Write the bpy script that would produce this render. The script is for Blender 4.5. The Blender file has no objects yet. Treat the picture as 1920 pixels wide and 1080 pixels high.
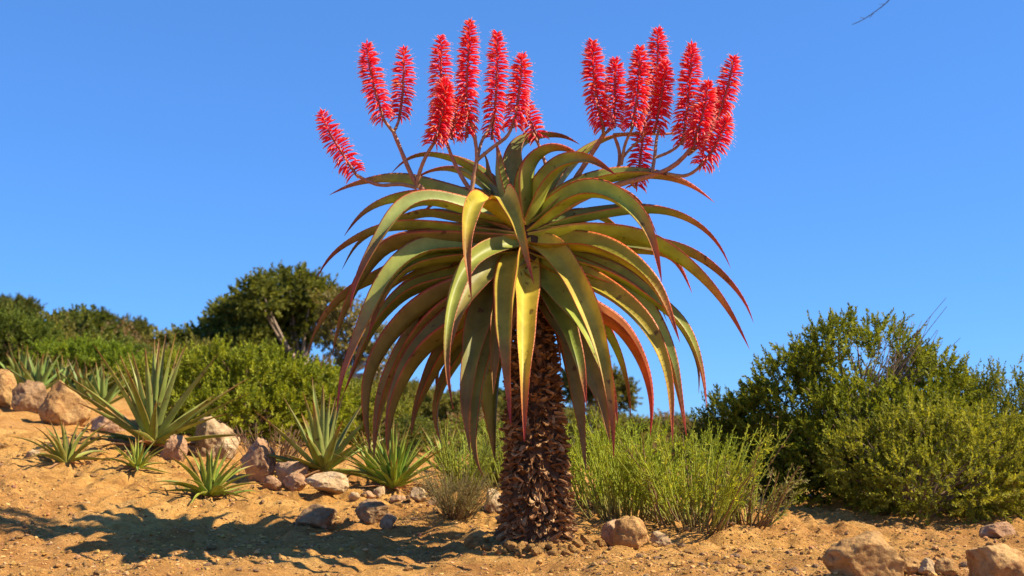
import bpy, math, random
import numpy as np
from mathutils import Vector

# ------------------------------------------------------------------ camera, sky, sun, exposure
scene = bpy.context.scene
COL = scene.collection
CAM_H, F_PX, HORIZON = 0.72, 2133.33, 805.0
PITCH = math.atan((HORIZON - 540.0) / F_PX)
cam_data = bpy.data.cameras.new('camera')
cam_data.sensor_width = 36.0
cam_data.lens = 40.0
cam_data.clip_end = 3000.0
cam_data.clip_start = 0.05
cam_data.dof.use_dof = True
cam_data.dof.focus_distance = 6.75
cam_data.dof.aperture_fstop = 2.2
cam = bpy.data.objects.new('camera', cam_data)
cam.location = (0, 0, CAM_H)
cam.rotation_euler = (math.pi / 2 + PITCH, 0, 0)
COL.objects.link(cam)
scene.camera = cam

SUN_EL, SUN_AZ = math.radians(46), math.radians(97)      # azimuth clockwise from +Y
world = bpy.data.worlds.new('World')
scene.world = world
world.use_nodes = True
wn = world.node_tree
wn.nodes.clear()
sky = wn.nodes.new('ShaderNodeTexSky')
sky.sky_type = 'NISHITA'
sky.sun_disc = False
sky.sun_elevation = SUN_EL
sky.sun_rotation = SUN_AZ
sky.altitude = 2000
sky.air_density = 1.0
sky.dust_density = 0.0
sky.ozone_density = 8.0
bg = wn.nodes.new('ShaderNodeBackground')
bg.inputs['Strength'].default_value = 0.08
wo = wn.nodes.new('ShaderNodeOutputWorld')
sky_gamma = wn.nodes.new('ShaderNodeGamma')                 # even grade over the whole sky: the camera's tone curve
sky_gamma.inputs['Gamma'].default_value = 0.55
sky_tint = wn.nodes.new('ShaderNodeVectorMath'); sky_tint.operation = 'MULTIPLY'
sky_tint.inputs[1].default_value = (0.76, 1.52, 2.62)
wn.links.new(sky.outputs[0], sky_gamma.inputs['Color'])
wn.links.new(sky_gamma.outputs[0], sky_tint.inputs[0])
wn.links.new(sky_tint.outputs[0], bg.inputs['Color'])
wn.links.new(bg.outputs[0], wo.inputs['Surface'])

sun_data = bpy.data.lights.new('sun', 'SUN')
sun_data.energy = 5.0
sun_data.angle = math.radians(0.53)
sun_data.color = (1.0, 0.87, 0.64)
sun = bpy.data.objects.new('sun', sun_data)
sdir = Vector((math.cos(SUN_EL) * math.sin(SUN_AZ), math.cos(SUN_EL) * math.cos(SUN_AZ), math.sin(SUN_EL)))
sun.rotation_euler = (-sdir).to_track_quat('-Z', 'Y').to_euler()
sun.location = (8, -4, 9)
COL.objects.link(sun)

vs = scene.view_settings
vs.view_transform = 'Standard'
vs.look = 'None'
vs.exposure = 1.0
vs.gamma = 1.0
vs.use_curve_mapping = False

RNG = np.random.default_rng(7)
random.seed(7)

# ------------------------------------------------------------------ helpers
def at(px, py, Y):
    """world point on the ray through photo pixel (px,py) at ground distance Y"""
    u = (px - 960.0) / F_PX
    v = (540.0 - py) / F_PX
    dy = math.cos(PITCH) - math.sin(PITCH) * v
    dz = math.sin(PITCH) + math.cos(PITCH) * v
    k = Y / dy
    return np.array([u * k, Y, CAM_H + dz * k])

def norm(a):
    return a / np.maximum(np.linalg.norm(a, axis=-1, keepdims=True), 1e-9)

def hash3(ix, iy, iz, seed=0):
    h = (ix.astype(np.int64) * 374761393 + iy.astype(np.int64) * 668265263 + iz.astype(np.int64) * 2147483647 + seed * 1274126177) & 0xffffffff
    h = ((h ^ (h >> 13)) * 1274126177) & 0xffffffff
    h = (h ^ (h >> 16)) & 0xffffffff
    return h / 4294967295.0

def vnoise(p, seed=0):
    i = np.floor(p).astype(np.int64)
    f = p - i
    f = f * f * (3 - 2 * f)
    r = 0
    for dx in (0, 1):
        for dy in (0, 1):
            for dz in (0, 1):
                w = (f[..., 0] if dx else 1 - f[..., 0]) * (f[..., 1] if dy else 1 - f[..., 1]) * (f[..., 2] if dz else 1 - f[..., 2])
                r = r + w * hash3(i[..., 0] + dx, i[..., 1] + dy, i[..., 2] + dz, seed)
    return r * 2 - 1

def fbm(p, octaves=4, seed=0):
    s, a, r = 1.0, 1.0, 0
    for k in range(octaves):
        r = r + a * vnoise(p * s + 17.3 * k, seed + k)
        s *= 2.03
        a *= 0.5
    return r

class Geo:
    def __init__(self):
        self.v, self.c, self.f, self.m, self.n = [], [], [], [], 0
        self.sm = []
    def add(self, v, f, col=(1, 1, 1), mat=0, smooth=True):
        v = np.asarray(v, float).reshape(-1, 3)
        c = np.asarray(col, float)
        if c.ndim == 1:
            c = np.tile(c, (len(v), 1))
        f = np.asarray(f, np.int64)
        self.v.append(v); self.c.append(c); self.f.append(f + self.n)
        self.m.append(np.full(len(f), mat)); self.sm.append(np.full(len(f), smooth))
        self.n += len(v)
        return self
    def mesh(self, name, mats, origin=(0, 0, 0)):
        me = bpy.data.meshes.new(name)
        V = np.concatenate(self.v) - np.asarray(origin, float)
        C = np.concatenate(self.c)
        loops = np.concatenate([f.ravel() for f in self.f])
        tot = np.concatenate([np.full(len(f), f.shape[1]) for f in self.f])
        start = np.concatenate([[0], np.cumsum(tot)[:-1]])
        me.vertices.add(len(V)); me.vertices.foreach_set('co', V.ravel())
        me.loops.add(len(loops)); me.loops.foreach_set('vertex_index', loops.astype(np.int32))
        me.polygons.add(len(tot))
        me.polygons.foreach_set('loop_start', start.astype(np.int32))
        me.polygons.foreach_set('loop_total', tot.astype(np.int32))
        me.polygons.foreach_set('material_index', np.concatenate(self.m).astype(np.int32))
        me.polygons.foreach_set('use_smooth', np.concatenate(self.sm).astype(bool))
        at_ = me.color_attributes.new('Col', 'FLOAT_COLOR', 'POINT')
        C4 = np.concatenate([C, np.ones((len(C), 1))], 1)
        at_.data.foreach_set('color', C4.ravel().astype(np.float32))
        for m in (mats if isinstance(mats, (list, tuple)) else [mats]):
            me.materials.append(m)
        me.update(calc_edges=True)
        me.validate()
        return me

def tag(o, label=None, cat=None, group=None, kind=None):
    if label: o['label'] = label
    if cat: o['category'] = cat
    if group: o['group'] = group
    if kind: o['kind'] = kind
    return o

def link(name, me, parent=None, loc=(0, 0, 0)):
    o = bpy.data.objects.new(name, me)
    COL.objects.link(o)
    o.location = loc
    if parent: o.parent = parent
    return o

def thing(name, loc, label, cat, group=None):
    o = link(name, None, None, loc)
    o.empty_display_size = 0.1
    return tag(o, label, cat, group)

def catmull(P, n):
    P = np.asarray(P, float)
    d = np.concatenate([[0], np.cumsum(np.linalg.norm(np.diff(P, axis=0), axis=1))])
    ext = np.vstack([2 * P[0] - P[1], P, 2 * P[-1] - P[-2]])
    out = []
    for s in np.linspace(0, d[-1], n):
        i = min(max(np.searchsorted(d, s, 'right') - 1, 0), len(P) - 2)
        t = (s - d[i]) / max(d[i + 1] - d[i], 1e-9)
        p0, p1, p2, p3 = ext[i], ext[i + 1], ext[i + 2], ext[i + 3]
        out.append(0.5 * ((2 * p1) + (-p0 + p2) * t + (2 * p0 - 5 * p1 + 4 * p2 - p3) * t * t + (-p0 + 3 * p1 - 3 * p2 + p3) * t ** 3))
    out = np.array(out)
    for _ in range(3):                       # relax kinks from hand-set points
        out[1:-1] = 0.25 * out[:-2] + 0.5 * out[1:-1] + 0.25 * out[2:]
    return out

def tube(g, P, R, sides=6, col=(1, 1, 1), mat=0, cap=True):
    P = np.asarray(P, float); n = len(P)
    R = np.broadcast_to(np.asarray(R, float), (n,))
    T = norm(np.gradient(P, axis=0))
    ref = np.array([0.31, 0.9, 0.3]) if abs(T[0][2]) > 0.5 else np.array([0, 0.1, 1.0])
    A = norm(np.cross(T, ref)); B = np.cross(T, A)
    a = np.linspace(0, 2 * math.pi, sides, endpoint=False)
    V = P[:, None] + R[:, None, None] * (np.cos(a)[None, :, None] * A[:, None] + np.sin(a)[None, :, None] * B[:, None])
    idx = np.arange(n * sides).reshape(n, sides)
    q = np.stack([idx[:-1], np.roll(idx[:-1], -1, 1), np.roll(idx[1:], -1, 1), idx[1:]], -1).reshape(-1, 4)
    c = np.asarray(col, float)
    if c.ndim == 2 and len(c) == n:
        c = np.repeat(c, sides, 0)
    g.add(V.reshape(-1, 3), q, c, mat)

def ico(sub):
    t = (1 + 5 ** 0.5) / 2
    v = [(-1, t, 0), (1, t, 0), (-1, -t, 0), (1, -t, 0), (0, -1, t), (0, 1, t), (0, -1, -t), (0, 1, -t), (t, 0, -1), (t, 0, 1), (-t, 0, -1), (-t, 0, 1)]
    f = [(0, 11, 5), (0, 5, 1), (0, 1, 7), (0, 7, 10), (0, 10, 11), (1, 5, 9), (5, 11, 4), (11, 10, 2), (10, 7, 6), (7, 1, 8),
         (3, 9, 4), (3, 4, 2), (3, 2, 6), (3, 6, 8), (3, 8, 9), (4, 9, 5), (2, 4, 11), (6, 2, 10), (8, 6, 7), (9, 8, 1)]
    v = [np.array(p, float) / np.linalg.norm(p) for p in v]
    for _ in range(sub):
        cache, nf = {}, []
        def mid(a, b):
            k = (min(a, b), max(a, b))
            if k not in cache:
                p = v[a] + v[b]; v.append(p / np.linalg.norm(p)); cache[k] = len(v) - 1
            return cache[k]
        for a, b, c in f:
            ab, bc, ca = mid(a, b), mid(b, c), mid(c, a)
            nf += [(a, ab, ca), (b, bc, ab), (c, ca, bc), (ab, bc, ca)]
        f = nf
    return np.array(v), np.array(f)
ICO = {k: ico(k) for k in (0, 1, 2, 3, 4)}

# ------------------------------------------------------------------ materials
def new_mat(name):
    m = bpy.data.materials.new(name); m.use_nodes = True
    nt = m.node_tree; nt.nodes.clear()
    out = nt.nodes.new('ShaderNodeOutputMaterial')
    return m, nt, out

def node(nt, typ, **kw):
    n = nt.nodes.new(typ)
    for k, v in kw.items():
        if k in n.inputs: n.inputs[k].default_value = v
        else: setattr(n, k, v)
    return n

def mixrgb(nt, fac, a, b, blend='MIX'):
    n = nt.nodes.new('ShaderNodeMix'); n.data_type = 'RGBA'; n.blend_type = blend
    for sock, val in ((n.inputs[0], fac), (n.inputs[6], a), (n.inputs[7], b)):
        if isinstance(val, (int, float)): sock.default_value = val
        elif isinstance(val, tuple): sock.default_value = (*val, 1) if len(val) == 3 else val
        else: nt.links.new(val, sock)
    return n.outputs[2]

def noise(nt, scale, detail=6, rough=0.6, vec=None, dist=0.0):
    n = node(nt, 'ShaderNodeTexNoise', Scale=scale, Detail=detail, Roughness=rough, Distortion=dist)
    if vec is not None: nt.links.new(vec, n.inputs['Vector'])
    return n.outputs['Fac']

def ramp(nt, fac, stops):
    r = nt.nodes.new('ShaderNodeValToRGB'); nt.links.new(fac, r.inputs[0])
    e = r.color_ramp.elements
    while len(e) < len(stops): e.new(0.5)
    for el, (p, c) in zip(e, stops):
        el.position = p; el.color = (*c, 1) if len(c) == 3 else c
    return r.outputs[0]

def bump(nt, h, strength, dist, prev=None):
    b = node(nt, 'ShaderNodeBump', Strength=strength, Distance=dist)
    nt.links.new(h, b.inputs['Height'])
    if prev is not None: nt.links.new(prev, b.inputs['Normal'])
    return b.outputs[0]

def plant_mat(name, rough=0.5, transl=0.3, spec=0.3, var=0.35, spots=None, nscale=30, tcol=None, bumpd=0.0):
    m, nt, out = new_mat(name)
    attr = node(nt, 'ShaderNodeAttribute', attribute_name='Col')
    geo = nt.nodes.new('ShaderNodeNewGeometry')
    tc = nt.nodes.new('ShaderNodeTexCoord')
    nz = noise(nt, nscale, 5, 0.6, tc.outputs['Object'])
    v = ramp(nt, nz, [(0.25, (1 - var,) * 3), (0.75, (1 + var,) * 3)])
    c = mixrgb(nt, 1.0, attr.outputs['Color'], v, 'MULTIPLY')
    if spots:
        ns = noise(nt, spots[0], 3, 0.5, tc.outputs['Object'])
        fac = ramp(nt, ns, [(spots[1], (0, 0, 0)), (spots[1] + 0.06, (1, 1, 1))])
        c = mixrgb(nt, fac, c, mixrgb(nt, 0.75, c, spots[2]))
    p = node(nt, 'ShaderNodeBsdfPrincipled', Roughness=rough)
    p.inputs['Specular IOR Level'].default_value = spec
    nt.links.new(c, p.inputs['Base Color'])
    if bumpd:
        nt.links.new(bump(nt, nz, 0.5, bumpd), p.inputs['Normal'])
    if transl:
        t = nt.nodes.new('ShaderNodeBsdfTranslucent')
        if tcol: nt.links.new(mixrgb(nt, 1.0, c, tcol, 'MULTIPLY'), t.inputs['Color'])
        else: nt.links.new(c, t.inputs['Color'])
        mx = node(nt, 'ShaderNodeMixShader', Fac=transl)
        nt.links.new(p.outputs[0], mx.inputs[1]); nt.links.new(t.outputs[0], mx.inputs[2])
        nt.links.new(mx.outputs[0], out.inputs['Surface'])
    else:
        nt.links.new(p.outputs[0], out.inputs['Surface'])
    return m

M_LEAF = plant_mat('shrub_leaf', 0.6, 0.38, 0.10, 0.2, nscale=8, tcol=(1.25, 1.2, 0.5))
M_SUCC = plant_mat('aloe_leaf_skin', 0.45, 0.28, 0.22, 0.28, spots=(14, 0.66, (0.10, 0.035, 0.02)), nscale=9, tcol=(1.4, 1.25, 0.3))
M_STALK = plant_mat('flower_stalk_skin', 0.55, 0.0, 0.3, 0.35, nscale=40, bumpd=0.004)
M_FLOR = plant_mat('red_floret', 0.4, 0.35, 0.35, 0.15, nscale=40, tcol=(1.3, 0.8, 0.9))
M_WOOD = plant_mat('twig_bark', 0.85, 0.0, 0.15, 0.45, nscale=25, bumpd=0.006)
M_DEAD = plant_mat('dead_leaf_base', 0.8, 0.0, 0.2, 0.5, nscale=35, bumpd=0.006)

def rock_mat(name, a, b, c, dark):
    m, nt, out = new_mat(name)
    tc = nt.nodes.new('ShaderNodeTexCoord')
    info = nt.nodes.new('ShaderNodeObjectInfo')
    off = nt.nodes.new('ShaderNodeVectorMath'); off.operation = 'ADD'
    nt.links.new(tc.outputs['Object'], off.inputs[0])
    cmb = nt.nodes.new('ShaderNodeCombineXYZ')
    mul = node(nt, 'ShaderNodeMath', operation='MULTIPLY'); mul.inputs[1].default_value = 40
    nt.links.new(info.outputs['Random'], mul.inputs[0]); nt.links.new(mul.outputs[0], cmb.inputs[0])
    nt.links.new(cmb.outputs[0], off.inputs[1])
    vec = off.outputs[0]
    n1 = noise(nt, 4.5, 8, 0.62, vec, 0.4)
    n2 = noise(nt, 26, 8, 0.7, vec)
    n3 = noise(nt, 9, 6, 0.6, vec, 1.2)
    col = ramp(nt, n1, [(0.3, a), (0.5, b), (0.7, c)])
    col = mixrgb(nt, ramp(nt, n3, [(0.56, (0, 0, 0)), (0.68, (0.75,) * 3)]), col, dark)
    col = mixrgb(nt, 1.0, col, ramp(nt, n2, [(0.3, (0.65,) * 3), (0.7, (1.25,) * 3)]), 'MULTIPLY')
    vo = node(nt, 'ShaderNodeTexVoronoi', Scale=7.0); vo.feature = 'DISTANCE_TO_EDGE'
    nt.links.new(vec, vo.inputs['Vector'])
    cr = ramp(nt, vo.outputs['Distance'], [(0.0, (0, 0, 0)), (0.05, (1, 1, 1))])
    p = node(nt, 'ShaderNodeBsdfPrincipled', Roughness=0.9)
    p.inputs['Specular IOR Level'].default_value = 0.15
    nt.links.new(col, p.inputs['Base Color'])
    b1 = bump(nt, n2, 0.9, 0.02)
    b2 = bump(nt, n1, 0.6, 0.05, b1)
    b3 = bump(nt, cr, 0.22, 0.01, b2)
    nt.links.new(b3, p.inputs['Normal']); nt.links.new(p.outputs[0], out.inputs['Surface'])
    return m
M_ROCK = {
    'gold': rock_mat('ochre_sandstone', (0.32, 0.16, 0.055), (0.45, 0.25, 0.09), (0.55, 0.34, 0.14), (0.22, 0.085, 0.035)),
    'grey': rock_mat('grey_brown_stone', (0.20, 0.11, 0.05), (0.30, 0.175, 0.085), (0.42, 0.27, 0.14), (0.11, 0.06, 0.03)),
    'pink': rock_mat('pinkish_stone', (0.32, 0.17, 0.085), (0.43, 0.25, 0.135), (0.52, 0.34, 0.19), (0.20, 0.09, 0.05)),
    'clod': rock_mat('crusted_soil', (0.42, 0.20, 0.06), (0.54, 0.29, 0.09), (0.62, 0.36, 0.13), (0.33, 0.14, 0.045)),
    'pale': rock_mat('pale_stone', (0.36, 0.23, 0.115), (0.48, 0.33, 0.18), (0.58, 0.43, 0.26), (0.26, 0.14, 0.07)),
}

def ground_mat():
    m, nt, out = new_mat('ochre_soil')
    geo = nt.nodes.new('ShaderNodeNewGeometry')
    pos = geo.outputs['Position']
    n_big = noise(nt, 0.55, 5, 0.55, pos, 0.3)
    n_mid = noise(nt, 3.2, 7, 0.62, pos, 0.5)
    n_fine = noise(nt, 28, 8, 0.7, pos)
    n_grit = noise(nt, 130, 5, 0.7, pos)
    col = ramp(nt, n_mid, [(0.28, (0.30, 0.135, 0.04)), (0.46, (0.54, 0.28, 0.075)), (0.62, (0.64, 0.36, 0.11)), (0.78, (0.68, 0.42, 0.16))])
    red = ramp(nt, n_big, [(0.42, (0, 0, 0)), (0.62, (0.6,) * 3)])
    col = mixrgb(nt, red, col, (0.42, 0.185, 0.06))
    col = mixrgb(nt, 1.0, col, ramp(nt, n_fine, [(0.28, (0.62, 0.58, 0.55)), (0.55, (1.0,) * 3), (0.75, (1.25, 1.25, 1.25))]), 'MULTIPLY')
    col = mixrgb(nt, ramp(nt, n_grit, [(0.62, (0, 0, 0)), (0.72, (0.55,) * 3)]), col, (0.20, 0.085, 0.04))
    # dry scrub cover far up the slope
    sx = nt.nodes.new('ShaderNodeSeparateXYZ'); nt.links.new(pos, sx.inputs[0])
    mr = node(nt, 'ShaderNodeMapRange'); mr.inputs[1].default_value = 13; mr.inputs[2].default_value = 20
    nt.links.new(sx.outputs['Y'], mr.inputs[0])
    scrub = ramp(nt, noise(nt, 0.8, 8, 0.7, pos), [(0.3, (0.08, 0.08, 0.022)), (0.5, (0.15, 0.12, 0.04)), (0.7, (0.22, 0.14, 0.06))])
    col = mixrgb(nt, mr.outputs[0], col, scrub)
    p = node(nt, 'ShaderNodeBsdfPrincipled', Roughness=0.95)
    p.inputs['Specular IOR Level'].default_value = 0.1
    nt.links.new(col, p.inputs['Base Color'])
    b = bump(nt, n_grit, 0.8, 0.010)
    b = bump(nt, n_fine, 1.0, 0.035, b)
    nt.links.new(b, p.inputs['Normal']); nt.links.new(p.outputs[0], out.inputs['Surface'])
    return m
M_SOIL = ground_mat()

# ------------------------------------------------------------------ terrain
CTRL = []
for px, py, Y in [(0, 1076, 5.9), (480, 1076, 5.75), (960, 1074, 5.7), (1005, 1034, 6.7), (1440, 1074, 5.7), (1910, 1074, 5.7),
                  (60, 1000, 6.9), (200, 945, 7.7), (0, 930, 7.6), (120, 874, 8.8), (250, 892, 8.6), (390, 927, 8.2), (280, 842, 9.6),
                  (100, 792, 11.4), (20, 765, 12.0), (400, 857, 9.9), (500, 910, 8.8), (605, 897, 8.9), (600, 940, 8.2), (590, 988, 7.5),
                  (740, 922, 8.7), (853, 977, 7.7), (900, 950, 8.4), (1180, 1024, 6.9), (1290, 1002, 7.45), (1450, 1000, 7.6),
                  (1640, 958, 8.7), (1540, 978, 8.3), (1850, 988, 8.0), (1910, 1004, 7.5)]:
    CTRL.append(at(px, py, Y))
for p in [(-8, 20, 1.7), (-3, 20, 0.95), (3, 20, 0.3), (9, 20, 0.15), (-20, 45, 3.9), (-13.9, 45, 2.4), (-7.6, 45, 1.2), (0.8, 45, 0.3),
          (12, 45, 0), (25, 45, 0), (-45, 45, 7), (-40, 90, 5), (0, 90, 0), (60, 90, -0.5), (0, -12, 0), (-14, -12, 0.2), (14, -12, 0),
          (-10, 6, 1.0), (-10, 0, 0.5), (10, 6, 0.05), (10, 12, 0.1), (0, 2, 0), (-4, 2, 0.02), (4, 2, 0), (3.5, 13, 0.15), (0, 13, 0.35), (-6, 13, 1.15)]:
    CTRL.append(np.array(p, float))
CTRL = np.array(CTRL)
def _tps(r2):
    return 0.5 * r2 * np.log(r2 + 1e-9)
_n = len(CTRL)
_K = _tps(((CTRL[:, None, :2] - CTRL[None, :, :2]) ** 2).sum(-1)) + np.eye(_n) * 0.02
_P = np.concatenate([np.ones((_n, 1)), CTRL[:, :2]], 1)
_A = np.block([[_K, _P], [_P.T, np.zeros((3, 3))]])
_W = np.linalg.solve(_A, np.concatenate([CTRL[:, 2], np.zeros(3)]))

def height(x, y, fine=True):
    x = np.asarray(x, float); y = np.asarray(y, float)
    shp = x.shape
    xf, yf = x.ravel(), y.ravel()
    z = _W[_n] + _W[_n + 1] * xf + _W[_n + 2] * yf
    for k in range(_n):
        z = z + _W[k] * _tps((xf - CTRL[k, 0]) ** 2 + (yf - CTRL[k, 1]) ** 2)
    r = np.hypot(xf, yf - 20)
    w = np.clip((150 - r) / 75, 0, 1); w = w * w * (3 - 2 * w)
    z = z * w
    p = np.stack([xf, yf, np.zeros_like(xf)], -1)
    if fine:
        z = z + 0.030 * fbm(p * 1.7, 3, 3) * np.clip(1.6 - r * 0.0, 0, 1)
        lump = np.abs(fbm(p * 4.5, 3, 11))
        z = z + 0.034 * (lump - 0.35) + 0.020 * (np.abs(fbm(p * 8.5, 2, 61)) - 0.3)
        near = np.clip((14 - r) / 2, 0, 1)
        z = z + (0.017 + 0.018 * np.clip(fbm(p * 0.9, 2, 41) + 0.2, 0, 1)) * fbm(p * 15, 3, 23) * near
        # little mound of crusted earth round the foot of the tree aloe
        d = np.hypot(xf - 0.14, yf - 6.72)
        z = z + 0.075 * np.exp(-(d / 0.27) ** 4)
    return z.reshape(shp)

def gz(x, y):
    return float(height(np.array([x]), np.array([y]))[0])

def on_ground(px, py, Y, sink=0.0):
    """ground point under photo column px at distance Y"""
    p = at(px, py, Y)
    p[2] = gz(p[0], p[1]) - sink
    return p

def axis_coords(lo, hi, step, far_lo, far_hi, growth=1.13):
    a = list(np.arange(lo, hi, step))
    s, v = step, hi
    while v < far_hi:
        a.append(v); s *= growth; v += s
    a.append(far_hi)
    s, v, b = step, lo, []
    while True:
        s *= growth; v -= s
        if v < far_lo: b.append(far_lo); break
        b.append(v)
    return np.array(b[::-1] + a)
gx = axis_coords(-4.4, 4.4, 0.021, -1500, 1500)
gy = axis_coords(4.9, 9.6, 0.021, -300, 2500)
GX, GY = np.meshgrid(gx, gy)
GZ = height(GX, GY)
idx = np.arange(GX.size).reshape(GX.shape)
q = np.stack([idx[:-1, :-1], idx[:-1, 1:], idx[1:, 1:], idx[1:, :-1]], -1).reshape(-1, 4)
g = Geo().add(np.stack([GX, GY, GZ], -1).reshape(-1, 3), q)
tag(link('ground', g.mesh('ground', M_SOIL)), kind='structure')

# ------------------------------------------------------------------ rocks and stones
def rock_shape(seed, sub=4, cuts=14, rough=0.12):
    r = np.random.default_rng(seed)
    v, f = ICO[sub]
    v = v.copy()
    for k in range(cuts):
        n = norm(r.normal(size=3)); d = r.uniform(0.58, 0.9)
        over = np.maximum(v @ n - d, 0)
        v = v - np.outer(over * 0.96, n)
    v = v * (1 + rough * fbm(v * 1.6 + seed * 3.1, 4, seed)[:, None] - 0.075 * np.abs(fbm(v * 3.3 + seed, 4, seed + 5))[:, None] + 0.02 * fbm(v * 13, 3, seed + 9)[:, None])
    v = v / np.abs(v).max(0)
    return v, f

def boulder(px, py, w, h, Y, tone, label, depth=0.85, seed=0, yaw=0.0, name='boulder', sub=4, group=None, sink=0.22, cuts=None):
    s = F_PX / Y
    p = at(px, py, Y)
    z = gz(p[0], p[1])
    W, Hh = w / s / 2, h / s
    v, f = rock_shape(seed, sub, cuts if cuts else (6 if Y > 9.2 else 12))
    Rz = Hh / (2 * (1 - sink))
    c, sn = math.cos(yaw), math.sin(yaw)
    V = v @ np.array([[c, sn, 0], [-sn, c, 0], [0, 0, 1]])
    V = V / np.abs(V).max(0) * np.array([W, W * depth, Rz])
    g = Geo().add(V, f, smooth=True)
    o = link(name, g.mesh(name, M_ROCK[tone]), None, (p[0], p[1], z + Rz * (1 - 2 * sink)))
    return tag(o, label, 'rock', group)

boulder(2, 762, 62, 72, 12.1, 'gold', 'rounded ochre boulder on the slope, outermost of the row behind the small aloe', seed=1)
boulder(58, 778, 74, 66, 11.9, 'grey', 'dark grey brown boulder wedged beside the big golden boulder', seed=2)
boulder(124, 792, 98, 84, 11.3, 'gold', 'large sunlit golden boulder, tallest rock on the upper slope', seed=13)
boulder(198, 806, 78, 46, 10.9, 'pink', 'low reddish brown boulder between golden boulder and large spiky aloe', seed=4)
boulder(398, 858, 104, 78, 9.9, 'pale', 'pale cracked boulder right behind the large spiky aloe', seed=15)
boulder(326, 884, 52, 48, 9.35, 'pink', 'small rounded pinkish rock at foot of the large spiky aloe', seed=6)
boulder(478, 912, 74, 76, 8.95, 'pink', 'rough pinkish rock standing tallest in the stone row beside grey aloe', seed=7)
boulder(545, 922, 64, 46, 8.75, 'pink', 'brownish rock in the stone row under the grey aloe leaves', seed=8)
boulder(612, 942, 84, 36, 8.3, 'pale', 'flat pale stone slab lying below the grey aloe', seed=9)
boulder(552, 940, 48, 34, 8.5, 'pink', 'small blunt stone left against the flat pale slab', seed=10)
boulder(508, 935, 44, 30, 8.5, 'pink', 'small reddish stone in front of the rough pinkish rock', seed=31)
boulder(592, 993, 80, 50, 7.5, 'grey', 'dark rounded stone lying in the tree aloe shadow', seed=11)
boulder(697, 990, 62, 40, 7.55, 'grey', 'brown jagged stone between dark rounded stone and ball shrub', seed=12)
boulder(727, 996, 34, 28, 7.4, 'pink', 'small sunlit stone touching the brown jagged stone', seed=33)
boulder(1160, 1016, 66, 50, 7.05, 'pink', 'tan rock behind its twin, beside the aloe trunk', seed=14)
boulder(1184, 1030, 70, 56, 6.85, 'gold', 'blocky tan rock with shaded underside near the aloe trunk', seed=25)
boulder(1238, 1008, 44, 28, 7.15, 'pale', 'small pale stone beside the blocky tan rock under the broom', seed=16)
boulder(1632, 1096, 174, 96, 5.45, 'gold', 'big brown ochre boulder with pitted face in dry foreground', seed=17, depth=0.8)
boulder(1862, 1098, 128, 88, 5.4, 'gold', 'yellow ochre angular boulder in dry foreground', seed=28, depth=0.8)
boulder(922, 975, 40, 42, 8.1, 'pale', 'pale stone between ball shrub and aloe trunk', seed=19)
boulder(1706, 1066, 52, 34, 5.75, 'gold', 'small ochre stone leaning near the big pitted boulder', seed=20)
boulder(1738, 1068, 40, 34, 5.72, 'pale', 'small smooth tan stone between the two foreground boulders', seed=21)
boulder(1776, 1076, 46, 32, 5.6, 'gold', 'small wedge stone beside the yellow angular boulder', seed=22)
boulder(1876, 1004, 74, 34, 7.4, 'pink', 'low reddish rock at the foot of fine leaved shrub', seed=23)
boulder(60, 872, 26, 18, 8.9, 'pale', 'small round pale stone beside the small spreading aloe', seed=24, sub=3)
for k, (px, py, w, h, Y) in enumerate([(688, 942, 30, 18, 8.35), (712, 938, 26, 20, 8.45), (745, 943, 32, 18, 8.3), (782, 946, 36, 24, 8.2), (812, 950, 24, 18, 8.2), (663, 948, 24, 16, 8.2)]):
    boulder(px, py, w, h, Y, 'pale' if k % 2 else 'pink', 'small pale stone in the row edging the green aloe clump', seed=40 + k, sub=3, name='edging_stone', group='pale stones edging the green aloe clump')

STONES = []
for k in range(7):
    v, f = rock_shape(60 + k, 2, 8, 0.14)
    for tone in ('clod', 'gold', 'pink'):
        STONES.append(Geo().add(v * np.array([1, 0.8, 0.62]), f, smooth=False).mesh('loose_stone', M_ROCK[tone]))
def scatter_stones(n, region, rmin, rmax, name, label, group, seed):
    r = np.random.default_rng(seed)
    done = 0
    while done < n:
        px, Y = r.uniform(region[0], region[1]), r.uniform(region[2], region[3])
        p = at(px, 800, Y)
        if math.hypot(p[0] - 0.14, p[1] - 6.72) < 0.26: continue
        rad = rmin * (rmax / rmin) ** (r.random() ** 2.2)
        o = link(name, STONES[r.integers(len(STONES))], None, (p[0], p[1], gz(p[0], p[1]) + rad * 0.22))
        o.scale = (rad, rad * r.uniform(0.75, 1.1), rad * r.uniform(0.7, 1.1)); o.rotation_euler = (r.normal(0, 0.15), r.normal(0, 0.15), r.uniform(0, 6.28))
        tag(o, label, 'stone', group); done += 1
scatter_stones(130, (1080, 1930, 5.4, 7.2), 0.012, 0.04, 'loose_stone', 'loose ochre stone on the bare ground before the broom and shrubs', 'loose stones on the open ground', 5)
scatter_stones(100, (-10, 900, 5.4, 8.0), 0.012, 0.032, 'loose_stone', 'loose ochre stone in the sand around the tree aloe shadow', 'loose stones around the shadow', 6)
scatter_stones(45, (-10, 480, 8.0, 10.5), 0.016, 0.05, 'slope_stone', 'loose stone on the sandy slope among the small aloes', 'loose stones on the slope', 8)
scatter_stones(35, (440, 900, 7.9, 8.8), 0.016, 0.045, 'rubble_stone', 'rubble stone in the strip below the grey aloe', 'rubble below the aloes', 9)

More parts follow.
